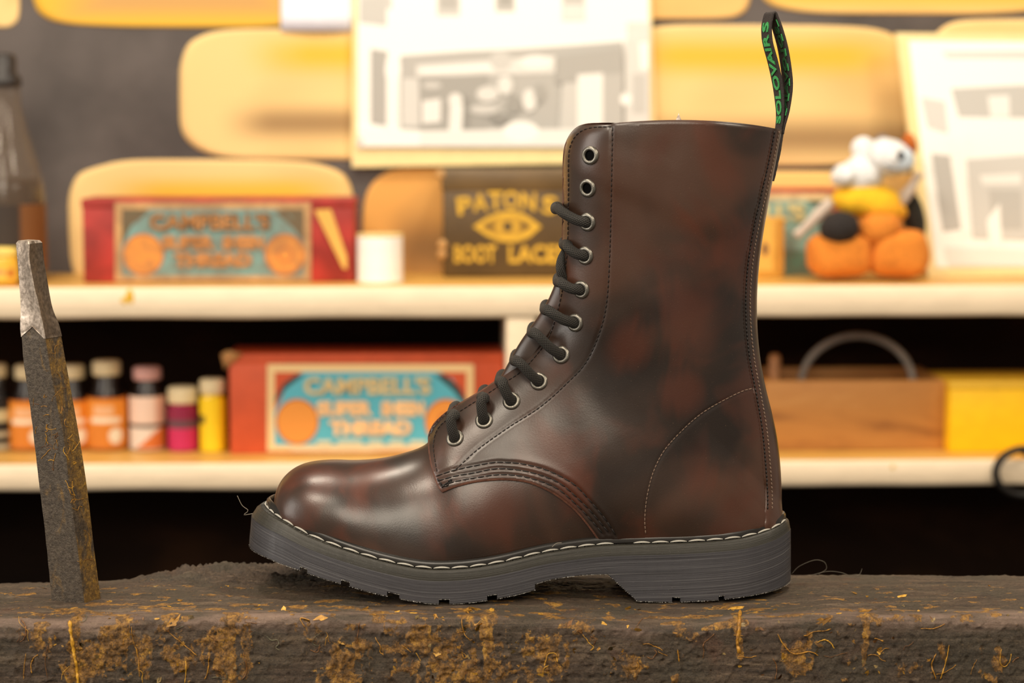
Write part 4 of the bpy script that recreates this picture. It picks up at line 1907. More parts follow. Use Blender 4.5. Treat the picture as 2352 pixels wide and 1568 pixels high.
YB = .002


def bar_section(i, lim=None):
    """eight corners: left flank, near arris (chamfered), right flank, two hidden flanks"""
    L, R, E = cl[i], cr[i], ce[i]
    ya = YB - .004
    e1 = at(E[0] - 1.6, E[1], ya)
    e2 = at(E[0] + 1.6, E[1], ya)
    l1 = at(L[0], L[1], YB + .0055)
    l2 = at(L[0] + .8, L[1], YB + .0068)
    r1 = at(R[0], R[1], YB + .0095)
    r2 = at(R[0] - .8, R[1], YB + .0108)
    z = e1.z
    for q in (l1, l2, r1, r2, e2):
        q.z = z
    bk = Vector(((l2.x + r2.x) / 2 + (l2.x + r2.x) / 2 - (e1.x + e2.x) / 2, YB + .019, z))
    return [e1, e2, r1, r2, bk + Vector((.0006, 0, 0)), bk - Vector((.0006, 0, 0)), l2, l1]


def split_at(k, i):
    return i


# the bright worked end reaches a scalloped line on the left flank
NTIP = next(i for i in range(NB) if cl[i][1] > 772)


def bar_mesh(name, i0, i1, mat, sub=6, shrink=0.0, capt=False, capb=False, scallop=0):
    verts, faces = [], []
    for i in range(i0, i1 + 1):
        sec = bar_section(i)
        c = sum(sec, Vector()) / 8
        sc_ = max(0.0, (i - (scallop[0] - 9)) / 9) if scallop else 0.0
        for k in range(8):
            a, b = sec[k], sec[(k + 1) % 8]
            for s in range(sub):
                t = s / sub
                p = a.lerp(b, t)
                p = p + (c - p) * shrink
                # slightly hollow-ground flanks with hammer marks
                if k in (7, 1):
                    hol = -.0006 * math.sin(math.pi * t) * (1 if i < NTIP else .15)
                    p = p + (p - c).normalized() * (hol + .00025 * noise.noise((p.x * 300, p.z * 160, k)))
                if scallop and k == 7:
                    p = p + Vector((0, 0, sc_ * scallop[1] * (1 - abs(2 * t - 1))))
                verts.append(p)
    n = 8 * sub
    for i in range(i1 - i0):
        for k in range(n):
            a, b = i * n + k, i * n + (k + 1) % n
            faces.append((a, a + n, b + n, b))
    if capt:
        c = sum((Vector(v) for v in verts[:n]), Vector()) / n
        r2 = [c + (Vector(v) - c) * .82 + Vector((0, 0, .0014)) for v in verts[:n]]
        o_ = len(verts)
        verts += r2 + [c + Vector((0, 0, .0019))]
        for k in range(n):
            faces.append((k, (k + 1) % n, o_ + (k + 1) % n, o_ + k))
            faces.append((o_ + k, o_ + (k + 1) % n, o_ + n))
    if capb:
        faces.append(tuple((i1 - i0) * n + k for k in range(n)))
    o = mesh_obj(name, verts, faces, mat, bar)
    bm = bmesh.new()
    bm.from_mesh(o.data)
    bmesh.ops.recalc_face_normals(bm, faces=bm.faces[:])
    for e in bm.edges:
        if len(e.link_faces) == 2 and e.calc_face_angle(0) > .45:
            e.smooth = False
    bm.to_mesh(o.data)
    bm.free()
    return o


shaft = bar_mesh('bar_shaft', NTIP - 9, NB - 1, M_bar, capb=True)
o = bar_mesh('bright_end', 0, NTIP, M_tip, capt=True, shrink=-.035, scallop=(NTIP, .0065))
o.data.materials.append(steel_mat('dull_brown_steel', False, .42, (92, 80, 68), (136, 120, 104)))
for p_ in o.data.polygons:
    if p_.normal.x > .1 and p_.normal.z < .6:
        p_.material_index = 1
tag(o, 'polished bright steel end')
sb_v = [v_.co.copy() for v_ in shaft.data.vertices]
SBB = BVHTree.FromPolygons(sb_v, [tuple(p_.vertices) for p_ in shaft.data.polygons])
for k in range(46):
    y = rs.uniform(885, 1075) if k < 20 else rs.uniform(790, 1330)
    xl, xe, xr = (float(np.interp(y, [q[1] for q in c_], [q[0] for q in c_])) for c_ in (BL, BE, BR))
    x = rs.uniform(xl + 8, xe - 8) if k < 20 else rs.uniform(xe + 5, xr - 9)
    pts_, dx, dy = [(x, y)], rs.uniform(-1, 1), rs.uniform(-1, 1)
    for j in range(rs.randint(2, 4)):
        dx, dy = dx + rs.uniform(-.9, .9), dy + rs.uniform(-.9, .9)
        L_ = math.hypot(dx, dy) + .01
        x, y = x + dx / L_ * 7, y + dy / L_ * 9
        pts_.append((x, y))
    path = []
    for (x, y) in catmull(pts_, 5 * len(pts_)):
        loc, n_, i_, d_ = SBB.ray_cast(CAM, ray(x, y).normalized())
        if loc is not None:
            path.append(loc + Vector((0, -.00015, 0)))
    if len(path) > 5 and max((a - b).length for a, b in zip(path, path[1:])) < .004:
        w0 = rs.uniform(.00012, .00034)
        tube('glue_strand', path, [w0 * (.5 + .8 * abs(noise.noise((i * .5, k * 2.3, 0)))) for i in range(len(path))], M_glue[rs.choice([0, 1, 0, 2])], shaft, 5)

# ------------------------------------------------------------------ flat prints and boxes on the shelves
def bg_print(name, polys, v, mat, parent, step=.00035, toz=None):
    """one printed sheet: list of (pixel polygon or ('rect', x0,y0,x1,y1) or ('disc', cx,cy,r), colour), painted in order"""
    verts, faces, cols = [], [], []
    for k, (shape, col) in enumerate(polys):
        if shape[0] == 'rect':
            _, x0, y0, x1, y1 = shape
            pl = [(x0, y0), (x1, y0), (x1, y1), (x0, y1)]
        elif shape[0] == 'disc':
            _, cx, cy, r = shape
            pl = [(cx + r * math.cos(2 * math.pi * i / 40), cy + r * math.sin(2 * math.pi * i / 40)) for i in range(40)]
        elif shape[0] == 'oval':
            _, cx, cy, rx, ry = shape
            pl = [(cx + rx * math.cos(2 * math.pi * i / 40), cy + ry * math.sin(2 * math.pi * i / 40)) for i in range(40)]
        else:
            pl = list(shape)
        b0 = len(verts)
        for (x, y) in pl:
            u, z = bg(x, y, v)
            if toz:
                verts.append(toz(u, v - step * (k + 1), z))
            else:
                verts.append((u, v - step * (k + 1), z))
            cols.append(col)
        ar = sum(verts[b0 + i][0] * verts[b0 + (i + 1) % len(pl)][2] - verts[b0 + (i + 1) % len(pl)][0] * verts[b0 + i][2] for i in range(len(pl)))
        idx = list(range(b0, b0 + len(pl)))
        faces.append(idx if ar > 0 else idx[::-1])
    return bgmesh(name, verts, faces, mat, parent, smooth=False, colors=cols)


def bg_text(word, x0, y0, x1, y1, v, mat, parent, bold=.02, name='lettering', thick=.0003, rot=0.0):
    """lettering fitted to a pixel rectangle on the plane v"""
    tv_, tf_ = text_geo(word, bold=bold, extrude=.05)
    ua, zb = bg(x0, y1, v)
    ub, zt = bg(x1, y0, v)
    t2 = fit(tv_, ua, ub, zb, zt)
    if rot:
        cx, cz = (ua + ub) / 2, (zb + zt) / 2
        d = t2[:, :2] - (cx, cz)
        t2[:, 0] = cx + d[:, 0] * math.cos(rot) - d[:, 1] * math.sin(rot)
        t2[:, 1] = cz + d[:, 0] * math.sin(rot) + d[:, 1] * math.cos(rot)
    vv = [(a, v - thick * (1 + np.sign(c) * .9), b) for a, b, c in t2]
    return bgmesh(name, vv, tf_, mat, parent, smooth=False)


def bg_box(root, name, x0, ytop, x1, zbase, v, depth, mat, r=.002):
    ua, _ = bg(x0, (ytop + 20), v)
    ub, _ = bg(x1, (ytop + 20), v)
    zt = bg((x0 + x1) / 2, ytop, v)[1]
    vv, ff = rbox_geo(ua, ub, v, v + depth, zbase, zt, r)
    return bgmesh(name, vv, ff, mat, root), (ua, ub, zbase, zt)


M_paleor = plain('pale_orange_ink', srgb(248, 200, 146), .6)
M_gold = plain('gold_ink', srgb(214, 170, 52), .5)
M_olivegold = plain('olive_gold_ink', srgb(190, 178, 120), .6)
M_tealink = plain('dark_teal_ink', srgb(60, 92, 84), .6)
TEAL, TEALD, ORN, ORND, PAPER = srgb(88, 182, 202), srgb(46, 62, 62), srgb(232, 150, 62), srgb(190, 104, 50), srgb(240, 208, 150)


def thread_box(x0, y0, x1, base_px, z_shelf, label, redcol, lx0, ly0, lx1, ly1, worn, rz=0):
    """long red carton with a framed blue label"""
    v = max(.006, bg_depth((x0 + x1) / 2, base_px, z_shelf))
    c = bgw(bg((x0 + x1) / 2, y0, v)[0], v + .04, z_shelf)
    root = thing('thread_box', c, label, 'box', 'long red thread cartons')
    M_red = plain('red_carton_worn' if worn else 'red_carton', redcol, .55, var=.3 if worn else .06, nscale=26 if worn else 60)
    dep = min(.085, WALL_V - v - .01)
    zt = bg((x0 + x1) / 2, y0, v)[1]
    lid = .010
    ua, _ = bg(x0 + 3, y0 + 60, v)
    ub, _ = bg(x1 - 3, y0 + 60, v)
    vv, ff = rbox_geo(ua, ub, v + .001, v + dep, z_shelf + .0003, zt - .0012, .0015)
    bgmesh('carton_tray', vv, ff, M_red, root)
    vv, ff = rbox_geo(ua - .001, ub + .001, v, v + dep + .001, zt - lid, zt, .0018)
    bgmesh('carton_lid', vv, ff, M_red, root)
    f = lambda p: p
    lw, lh = lx1 - lx0, ly1 - ly0
    X = lambda a: lx0 + a * lw
    Y = lambda b: ly0 + b * lh
    pm = M_print_worn if worn else M_print
    teal = TEAL if not worn else srgb(120, 160, 156)
    dk = TEALD if not worn else srgb(104, 92, 66)
    polys = [
        (('rect', lx0, ly0, lx1, ly1), PAPER if not worn else srgb(206, 160, 106)),
        (('rect', X(.035), Y(.09), X(.965), Y(.93)), redcol if not worn else dk),
        ([(X(.035), Y(.55)), (X(.10), Y(.22)), (X(.17), Y(.09)), (X(.83), Y(.09)), (X(.90), Y(.18)), (X(.965), Y(.42)), (X(.965), Y(.93)), (X(.035), Y(.93))], teal),
        ([(X(.035), Y(.40)), (X(.08), Y(.22)), (X(.14), Y(.12)), (X(.18), Y(.12)), (X(.09), Y(.28)), (X(.035), Y(.46))], dk),
        ([(X(.965), Y(.42)), (X(.93), Y(.26)), (X(.86), Y(.12)), (X(.81), Y(.12)), (X(.90), Y(.30)), (X(.965), Y(.50))], dk),
        (('oval', X(.145), Y(.66), lw * .105, lh * .265), ORND),
        (('oval', X(.145), Y(.66), lw * .098, lh * .245), ORN),
        (('oval', X(.868), Y(.66), lw * .105, lh * .265), ORND),
        (('oval', X(.868), Y(.66), lw * .098, lh * .245), ORN),
        (('oval', X(.868), Y(.66), lw * .04, lh * .10), ORND),
        (('oval', X(.868), Y(.66), lw * .03, lh * .075), ORN),
    ]
    if not worn:
        polys.append(([(X(.10), Y(.95)), (X(.94), Y(.93)), (X(.94), Y(.985)), (X(.62), Y(.98)), (X(.50), Y(1.0)), (X(.12), Y(1.0))], srgb(240, 214, 170)))
    vp = v - .0004
    lab = bg_print('label', polys, vp, pm, root, .00012)
    vt = vp - .0018
    if worn:
        inkA, inkB, inkC = plain('worn_ink_a', srgb(126, 98, 62), .7, var=.3), plain('worn_ink_b', srgb(178, 122, 70), .7, var=.3), plain('worn_ink_c', srgb(160, 92, 52), .7, var=.3)
    else:
        inkA, inkB, inkC = plain('pale_sage_ink', srgb(176, 192, 166), .6), plain('sand_gold_ink', srgb(222, 192, 134), .6), M_paleor
    bg_text("CAMPBELL'S", X(.175), Y(.135), X(.795), Y(.36), vt, inkA, lab, .055)
    bg_text("CAMPBELL'S", X(.185), Y(.155), X(.785), Y(.345), vt - .0006, inkB, lab, .012)
    bg_text('SUPER', X(.24), Y(.42), X(.51), Y(.60), vt, M_paleor if not worn else inkB, lab, .075)
    bg_text('SHEEN', X(.55), Y(.42), X(.76), Y(.60), vt, M_paleor if not worn else inkB, lab, .075)
    bg_text('THREAD', X(.30), Y(.64), X(.70), Y(.82), vt, M_paleor if not worn else inkB, lab, .075)
    if not worn:
        for a0, a1 in ((.24, .31), (.34, .46), (.49, .56), (.59, .66), (.69, .77)):
            bg_print('small_print', [(('rect', X(a0), Y(.872), X(a1), Y(.925)), srgb(206, 212, 186))], vt, M_print, lab)
    return root, v, (ua, ub, zt)


rb, vb, _ = thread_box(186, 456, 816, 649, Z_UP, 'scuffed dark red thread carton with faded label and yellow stripe, upper shelf', srgb(164, 46, 38), 264, 464, 714, 646, True)
bg_print('yellow_stripe', [([(722, 482), (760, 480), (797, 590), (797, 618), (788, 616)], srgb(226, 176, 84))], vb - .001, M_print, rb)
rb2, vb2, _ = thread_box(523, 812, 1160, 1042, Z_LO, 'clean orange-red thread carton with bright blue label, lower shelf', srgb(206, 84, 44), 614, 836, 1088, 1036, False)
# torn corner of the lower carton
u, z = bg(528, 818, vb2)
vv = [(u - .010, vb2 + .004, z + .002), (u - .002, vb2 - .0012, z + .0065), (u + .014, vb2 - .0012, z + .003), (u + .004, vb2 - .0012, z - .006), (u - .006, vb2 - .0012, z - .014), (u - .004, vb2 + .02, z + .004)]
o = bgmesh('torn_corner', vv, [(0, 1, 5), (0, 4, 3, 1), (1, 3, 2), (1, 2, 5)], plain('bare_card', srgb(190, 140, 84), .8), rb2)
sm = o.modifiers.new('thickness', 'SOLIDIFY')
sm.thickness = .001

# white cotton reel
v = bg_depth(874, 651, Z_UP) + .024
u, _ = bg(873, 600, v)
zt = bg(873, 538, v - .02)[1]
r_ = (bg(927, 600, v)[0] - bg(820, 600, v)[0]) / 2
h_ = zt - Z_UP
reel = thing('thread_reel', bgw(u, v, Z_UP), 'white reel of thread beside the dark boot-lace tin', 'reel')
M_reel = plain('white_thread_wrap', srgb(250, 248, 244), .7, var=.03, nscale=20, stretch=(1, 1, 60))
pr = [(r_ * .97, h_ * .05)]
for i in range(40):
    pr.append((r_ * (.975 + .012 * (i % 2)), h_ * (.06 + .87 * i / 39)))
pr.append((r_ * .96, h_ * .94))
vv, ff = lathe_geo(pr, 40)
mesh_obj('thread_wrap', [bgw(u + a, v + b, Z_UP + c) for a, b, c in vv], ff, M_reel, reel)
M_reelcap = plain('reel_card', srgb(236, 208, 140), .6)
for z0, z1 in ((.0003, h_ * .05), (h_ * .94, h_)):
    vv, ff = lathe_geo([(r_ * .25, z0), (r_ * .98, z0), (r_, (z0 + z1) / 2), (r_ * .98, z1), (r_ * .25, z1)], 40)
    mesh_obj('reel_flange', [bgw(u + a, v + b, Z_UP + c) for a, b, c in vv], ff, M_reelcap if z0 > .01 else M_reel, reel)

# dark boot-lace tin
v = bg_depth(1150, 637, Z_UP)
tin = thing('lace_tin', bgw(bg(1200, 600, v)[0], v + .04, Z_UP), 'dark olive boot-lace tin with gold lettering and an eye emblem', 'tin')
M_tin = plain('olive_tin', srgb(86, 66, 36), .45, var=.18, nscale=18)
M_tinlid = plain('olive_tin_lid', srgb(104, 82, 50), .42, var=.18, nscale=18)
ua = bg(1014, 560, v)[0]
ub = bg(1400, 560, v)[0]
zt = bg(1150, 388, v)[1]
zl = bg(1150, 440, v)[1]
dep = min(.1, WALL_V - v - .01)
vv, ff = rbox_geo(ua + .0015, ub - .0015, v + .0012, v + dep - .001, Z_UP + .0003, zl + .006, .003)
bgmesh('tin_body', vv, ff, M_tin, tin)
vv, ff = rbox_geo(ua, ub, v, v + dep, zl, zt, .003)
lidt = bgmesh('tin_lid', vv, ff, M_tinlid, tin)
M_ptin = print_mat('tin_print', .45)
emb = bg_print('emblem', [
    ([(1086, 520), (1120, 498), (1150, 486), (1182, 484), (1212, 496), (1244, 520), (1216, 545), (1184, 556), (1150, 555), (1118, 542)], srgb(214, 170, 52)),
    ([(1104, 520), (1128, 505), (1152, 497), (1180, 495), (1202, 506), (1224, 520), (1202, 534), (1178, 543), (1152, 543), (1128, 535)], srgb(168, 130, 42)),
    (('oval', 1166, 520, 26, 22), srgb(206, 162, 50)), (('oval', 1166, 520, 12, 13), srgb(96, 76, 40)),
    (('oval', 1124, 519, 11, 7), srgb(120, 92, 40)), (('oval', 1205, 518, 9, 8), srgb(110, 84, 40))], v + .0004, M_ptin, tin, .00012)
for ch, cx, cy, rt in zip('PATONS', (1067, 1103, 1138, 1174, 1214, 1262), (472, 464, 460, 459, 463, 471), (.12, .07, .03, 0, -.04, -.1)):
    w = 17 if ch != 'O' else 19
    bg_text(ch, cx - w, cy - 21, cx + w, cy + 21, v + .0008, M_gold, tin, .03, rot=rt)
bg_text('BOOT', 1043, 562, 1140, 604, v + .0008, M_gold, tin, .035)
bg_text('LACES', 1168, 562, 1300, 604, v + .0008, M_gold, tin, .035)
for (px, py) in ((1016, 562), (1015, 584), (1012, 400)):
    uu, zz = bg(px, py, v)
    vv, ff = lathe_geo([(.0001, .006), (.004, .004), (.0055, 0.0), (.004, -.004), (.0001, -.006)], 14)
    bgmesh('worn_corner', [(uu + a, v + .001 + b * .5, zz + c) for a, b, c in vv], ff, plain('bare_brass', srgb(196, 150, 90), .5), tin)


# photographs
def photo_board(name, corners, label, polys, v, thick, lean=0.0, base=None, edgecol=srgb(246, 222, 160)):
    """mounted black-and-white photograph; corners in pixels tl, tr, br, bl"""
    zb = min(bg(*corners[3], v)[1], bg(*corners[2], v)[1])
    toz = (lambda u, vv, z: (u, vv + (z - zb) * math.tan(lean), z))
    cs = [bg(x, y, v) for x, y in corners]
    root = thing(name, bgw((cs[0][0] + cs[1][0]) / 2, v, zb), label, 'photograph', 'mounted shop photographs')
    vv = [toz(a, v, b) for a, b in cs] + [toz(a, v + thick, b) for a, b in cs]
    ff = [(3, 2, 1, 0), (4, 5, 6, 7), (0, 1, 5, 4), (1, 2, 6, 5), (2, 3, 7, 6), (3, 0, 4, 7)]
    bgmesh('mount_board', vv, ff, plain('cream_mount', edgecol, .6, var=.03), root, smooth=False)
    bg_print('printed_picture', polys, v - .0002, M_print, root, .00012, toz=toz)
    return root


def gv(g):
    return srgb(g, g - 3, g - 9)


PW = gv(252)
v_ph = WALL_V - .012
photo = [
    (('rect', 822, -118, 1490, 340), PW),
    (('rect', 826, -118, 900, 20), gv(206)), ([(860, -10), (888, -10), (888, 60), (826, 52), (826, 5)], gv(200)),
    (('rect', 1004, -80, 1056, 36), gv(206)), (('rect', 1010, -80, 1050, 20), gv(182)), (('rect', 1138, -80, 1182, 26), gv(196)), (('rect', 1146, -80, 1176, 14), gv(168)),
    (('rect', 1290, -80, 1344, 46), gv(226)), (('rect', 1294, -80, 1340, 10), gv(196)),
    (('rect', 1440, 50, 1492, 140), gv(224)),
    ([(920, 128), (1060, 118), (1200, 112), (1320, 104), (1430, 95), (1436, 300), (920, 318)], gv(184)),
    ([(852, 112), (890, 118), (890, 288), (852, 282)], gv(176)),
    ([(888, 130), (920, 134), (914, 300), (888, 292)], gv(250)), (('oval', 903, 160, 18, 34), PW),
    ([(924, 180), (964, 180), (964, 290), (924, 290)], gv(214)),
    ([(956, 150), (1275, 128), (1275, 168), (956, 176)], gv(226)), ([(968, 158), (1160, 146), (1160, 160), (968, 168)], gv(246)),
    (('oval', 1150, 140, 26, 22), gv(206)), (('oval', 1232, 143, 38, 16), gv(244)),
    ([(962, 178), (1120, 170), (1118, 300), (966, 306)], gv(166)), ([(970, 232), (1012, 226), (1012, 280), (970, 284)], gv(236)), (('oval', 992, 196, 22, 8), gv(206)),
    (('oval', 1046, 230, 16, 16), gv(236)), ([(1034, 240), (1064, 240), (1060, 312), (1030, 312)], gv(240)), ([(1064, 214), (1080, 230), (1078, 300), (1062, 306)], gv(150)),
    (('oval', 1120, 216, 26, 18), gv(222)), (('oval', 1160, 196, 18, 22), gv(228)), (('oval', 1180, 240, 18, 22), gv(160)), (('oval', 1216, 230, 17, 26), gv(232)),
    (('oval', 1238, 214, 12, 22), gv(170)), (('oval', 1112, 252, 34, 12), gv(206)), (('oval', 1148, 272, 24, 12), gv(150)),
    ([(1278, 130), (1430, 110), (1430, 180), (1278, 190)], gv(176)), ([(1290, 190), (1326, 188), (1326, 300), (1284, 300)], gv(206)), ([(1326, 172), (1384, 168), (1384, 300), (1326, 300)], gv(243)),
    ([(1384, 172), (1430, 168), (1430, 300), (1384, 300)], gv(190)), ([(1436, 90), (1490, 90), (1492, 330), (1436, 330)], gv(220)), ([(1466, 98), (1490, 96), (1490, 160), (1470, 160)], gv(250)),
    (('oval', 1437, 228, 13, 14), PW), (('rect', 1452, 170, 1482, 260), gv(200)),
    ([(826, 290), (965, 300), (965, 336), (826, 336)], PW), ([(965, 300), (1290, 296), (1490, 300), (1490, 336), (965, 336)], gv(238)), (('oval', 1196, 302, 42, 24), PW), (('oval', 828, 326, 8, 10), gv(214)),
]
photo_board('framed_photograph', [(812, -130), (1492, -130), (1508, 372), (808, 384)], 'large black-and-white shop front photograph hung above the dark tin', photo, v_ph, .010)
v_pr = .115
RX = lambda x: x
photo2 = [
    ([(2100, 84), (2700, 90), (2700, 608), (2150, 608)], PW),
    ([(2176, 110), (2352, 108), (2700, 108), (2700, 130), (2190, 126)], gv(216)),
    ([(2196, 196), (2352, 188), (2700, 186), (2700, 270), (2212, 262)], gv(196)), ([(2280, 214), (2330, 212), (2330, 262), (2286, 262)], gv(238)),
    ([(2126, 216), (2180, 226), (2186, 300), (2140, 286)], gv(214)), ([(2146, 346), (2194, 352), (2210, 520), (2168, 526)], gv(186)),
    ([(2192, 300), (2230, 300), (2236, 360), (2222, 440), (2232, 530), (2212, 536), (2198, 420), (2190, 360)], PW),
    ([(2226, 360), (2352, 350), (2700, 350), (2700, 560), (2236, 540)], gv(206)), ([(2256, 396), (2352, 392), (2352, 416), (2262, 418)], gv(236)), ([(2276, 430), (2352, 430), (2352, 520), (2284, 520)], gv(188)),
    ([(2270, 500), (2300, 460), (2304, 580), (2276, 570)], PW), ([(2170, 560), (2352, 566), (2700, 566), (2700, 606), (2180, 604)], gv(234)),
]
o = photo_board('leaning_photograph', [(2072, 66), (2720, 74), (2720, 622), (2132, 630)], 'black-and-white shop photograph on cream board leaning behind the soft toy', photo2, v_pr, .012, lean=math.radians(6))
o.location.z = Z_UP
# snap the leaning board to the shelf
# white paper note
ua, z0 = bg(645, 71, WALL_V - .004)
ub, _ = bg(818, 71, WALL_V - .004)
verts, faces = [], []
for i in range(13):
    for k in range(9):
        a, b = i / 12, k / 8
        verts.append((ua + (ub - ua) * a, WALL_V - .003 - .004 * math.sin(math.pi * a) * (1 - b), z0 + .14 * b))
for i in range(12):
    for k in range(8):
        a = i * 9 + k
        faces.append((a, a + 9, a + 10, a + 1))
o = bgmesh('paper_note', verts, faces, plain('bluish_white_paper', srgb(238, 240, 252), .7, var=.02))
sm = o.modifiers.new('thickness', 'SOLIDIFY')
sm.thickness = .0004
tag(o, 'plain white paper note pinned beside the big photograph', 'paper')


# ------------------------------------------------------------------ bottles and jars
def lathe_at(name, prof, u, v, zb, mat, parent, seg=40, closed=True, colfn=None):
    vv, ff = lathe_geo(prof, seg, closed)
    cols = None
    if colfn:
        zmin, zmax = prof[0][1], prof[-1][1]
        cols = []
        for i in range(len(prof)):
            for k in range(seg):
                a = 2 * math.pi * k / seg           # 270 degrees faces the camera
                d = (a - 1.5 * math.pi + math.pi) % (2 * math.pi) - math.pi
                cols.append(colfn(d, (prof[i][1] - zmin) / (zmax - zmin)))
    return mesh_obj(name, [bgw(u + a, v + b, zb + c) for a, b, c in vv], ff, mat, parent, colors=cols)


M_cap = plain('cream_cap', srgb(222, 206, 166), .5, var=.06)
M_capp = plain('pink_cap', srgb(206, 158, 152), .5, var=.08)
M_capd = plain('black_cap', srgb(40, 34, 32), .45)
M_amber = glass_mat('brown_glass', (.30, .14, .05, 1))
M_darkl = plain('dark_dye', srgb(26, 16, 12), .3)


def small_bottle(cx, x0, x1, ytop, ybase, label, body_col, cap_mat, capw, cap_h, neck_y, lab_y0, lab_y1, colfn, shoulder=.55, name='dye_bottle', glass=None, group='small dye bottles'):
    v = max(.03, bg_depth(cx, ybase, Z_LO) + (x1 - x0) / 2 / 2200.0)
    u = bg(cx, 950, v)[0]
    R = (bg(x1, 950, v)[0] - bg(x0, 950, v)[0]) / 2
    z = lambda py: bg(cx, py, v)[1] - Z_LO
    zt, zn = z(ytop), z(neck_y)
    rc = R * capw
    root = thing(name, bgw(u, v, Z_LO), label, 'bottle', group)
    cb = zt - cap_h / 2200
    rn = rc * .86
    pr = [(R * .2, .0004), (R * .93, .0004), (R, .004), (R, zn - .010), (R * .97, zn - .005), (R * .84, zn), (rn * 1.04, zn + (cb - zn) * .5), (rn, cb - .0005), (rn * .9, cb + .001)]
    bm_ = body_col if not isinstance(body_col, tuple) else plain(name + '_body', body_col, .25, var=.08, coat=.5)
    lathe_at('glass_body', pr, u, v, Z_LO, bm_, root)
    pc = [(rc * .97, cb)]
    for i in range(1, 8):
        pc.append((rc * (1.0 + .012 * (i % 2)), cb + (zt - cb) * i / 9))
    pc += [(rc * .97, zt - .0012), (rc * .85, zt), (rc * .1, zt)]
    lathe_at('cap', pc, u, v, Z_LO, cap_mat, root, 36)
    if colfn:
        a, b = z(lab_y1), z(lab_y0)
        pl = [(R * 1.012, max(.0015, a) + (b - max(.0015, a)) * i / 30) for i in range(31)]
        lathe_at('label', pl, u, v, Z_LO, M_print, root, 72, False, colfn)
    return root


OR1, OR2, WH = srgb(240, 150, 44), srgb(206, 112, 32), srgb(252, 240, 214)


def orange_label(d, h):
    c = OR1
    if h < .48 and abs(d) < 1.2:
        c = lerp3(OR1, OR2, .45)
    if .50 < h < .62 and -.75 < d < .85:
        c = WH
    if .64 < h < .86 and -.6 < d < .5:
        c = lerp3(OR1, WH, .35)
    if math.hypot((d - .55) / .36, (h - .27) / .15) < 1:
        c = WH
    if h > .95 or h < .04:
        c = OR2
    return c


def pink_label(d, h):
    if .40 < h < .50:
        return srgb(34, 28, 28)
    if h <= .40:
        return srgb(226, 122, 50) if (d * .28 + .18) > h + .0 and h > .03 else srgb(240, 224, 208)
    return srgb(244, 214, 194) if d < .55 else srgb(232, 178, 150)


def black_label(d, h):
    if .55 < h < .78:
        return srgb(210, 196, 150)
    if .25 < h < .36 or h < .12:
        return srgb(190, 180, 150)
    return srgb(28, 24, 22)


def magenta(d, h):
    if .52 < h < .70:
        return lerp3(srgb(146, 52, 86), srgb(90, 70, 76), .8)
    if h <= .52:
        return srgb(206, 40, 96) if abs(d) < 1.25 else srgb(150, 24, 64)
    return srgb(142, 24, 66)


def yellowlab(d, h):
    if .50 < h < .70 and d < -.5:
        return srgb(120, 104, 30)
    return srgb(250, 212, 14)


small_bottle(-6, -42, 22, 836, 1036, 'black and cream labelled dye bottle at the left edge, lower shelf', srgb(30, 24, 20), M_cap, .75, 30, 925, 912, 1030, black_label)
small_bottle(66, 22, 112, 838, 1036, 'orange labelled dye bottle just left of the steel punch', M_darkl, M_cap, .66, 32, 912, 914, 1030, orange_label)
small_bottle(170, 128, 208, 838, 1034, 'orange labelled dye bottle half hidden by the steel punch', M_darkl, M_cap, .66, 32, 912, 914, 1028, orange_label)
small_bottle(247, 202, 294, 828, 1036, 'tallest orange labelled dye bottle, right of the steel punch', M_darkl, M_cap, .70, 34, 906, 908, 1032, orange_label)
small_bottle(340, 298, 382, 842, 1036, 'dye bottle with pink cap and a white and orange label', M_darkl, M_capp, .76, 30, 900, 906, 1032, pink_label)
small_bottle(421, 386, 457, 888, 1038, 'short jar of magenta dye with a wide cream cap', srgb(170, 30, 76), M_cap, .98, 38, 930, 932, 1034, magenta, name='dye_jar')
small_bottle(489, 459, 520, 870, 1040, 'bright yellow dye bottle beside the orange-red carton', srgb(240, 200, 16), M_cap, .95, 34, 908, 912, 1036, yellowlab)

# big brown bottle on the upper shelf
v = .085
u = bg(14, 500, v)[0]
R = (bg(106, 560, v)[0] - u)
z = lambda py: bg(14, py, v)[1] - Z_UP
big = thing('glass_bottle', bgw(u, v, Z_UP), 'large dark brown glass bottle with black stopper at the left edge', 'bottle')
rn = bg(44, 200, v)[0] - u
pr = [(R * .3, .0005), (R * .95, .0005), (R, .006), (R, z(470)), (R * .97, z(430)), (R * .86, z(380)), (R * .70, z(330)), (R * .56, z(285)), (R * .45, z(240)), (rn, z(205)), (rn * 1.05, z(196)), (rn, z(188))]
M_smoke, nt_g, b_g = new_mat('smoky_glass')
b_g.inputs['Base Color'].default_value = srgb(120, 104, 88)
b_g.inputs['Roughness'].default_value = .06
b_g.inputs['Alpha'].default_value = .38
lathe_at('glass_body', pr, u, v, Z_UP, M_smoke, big, 56)
pr = [(R * .3, .004), (R * .9, .004), (R * .94, .010), (R * .94, z(470)), (R * .90, z(432)), (R * .84, z(412)), (R * .1, z(410))]
lathe_at('dark_liquid', pr, u, v, Z_UP, plain('dark_brown_dye', srgb(46, 26, 16), .2, var=.5, nscale=30), big, 48)
pr = [(rn * .8, z(200)), (rn * 1.12, z(199)), (rn * 1.14, z(192)), (rn * 1.12, z(176)), (rn * .86, z(170)), (rn * .84, z(132)), (rn * .70, z(124)), (rn * .1, z(122))]
lathe_at('stopper', pr, u, v, Z_UP, M_capd, big, 36)
pr = [(R * 1.005, z(600)), (R * 1.005, z(470))]
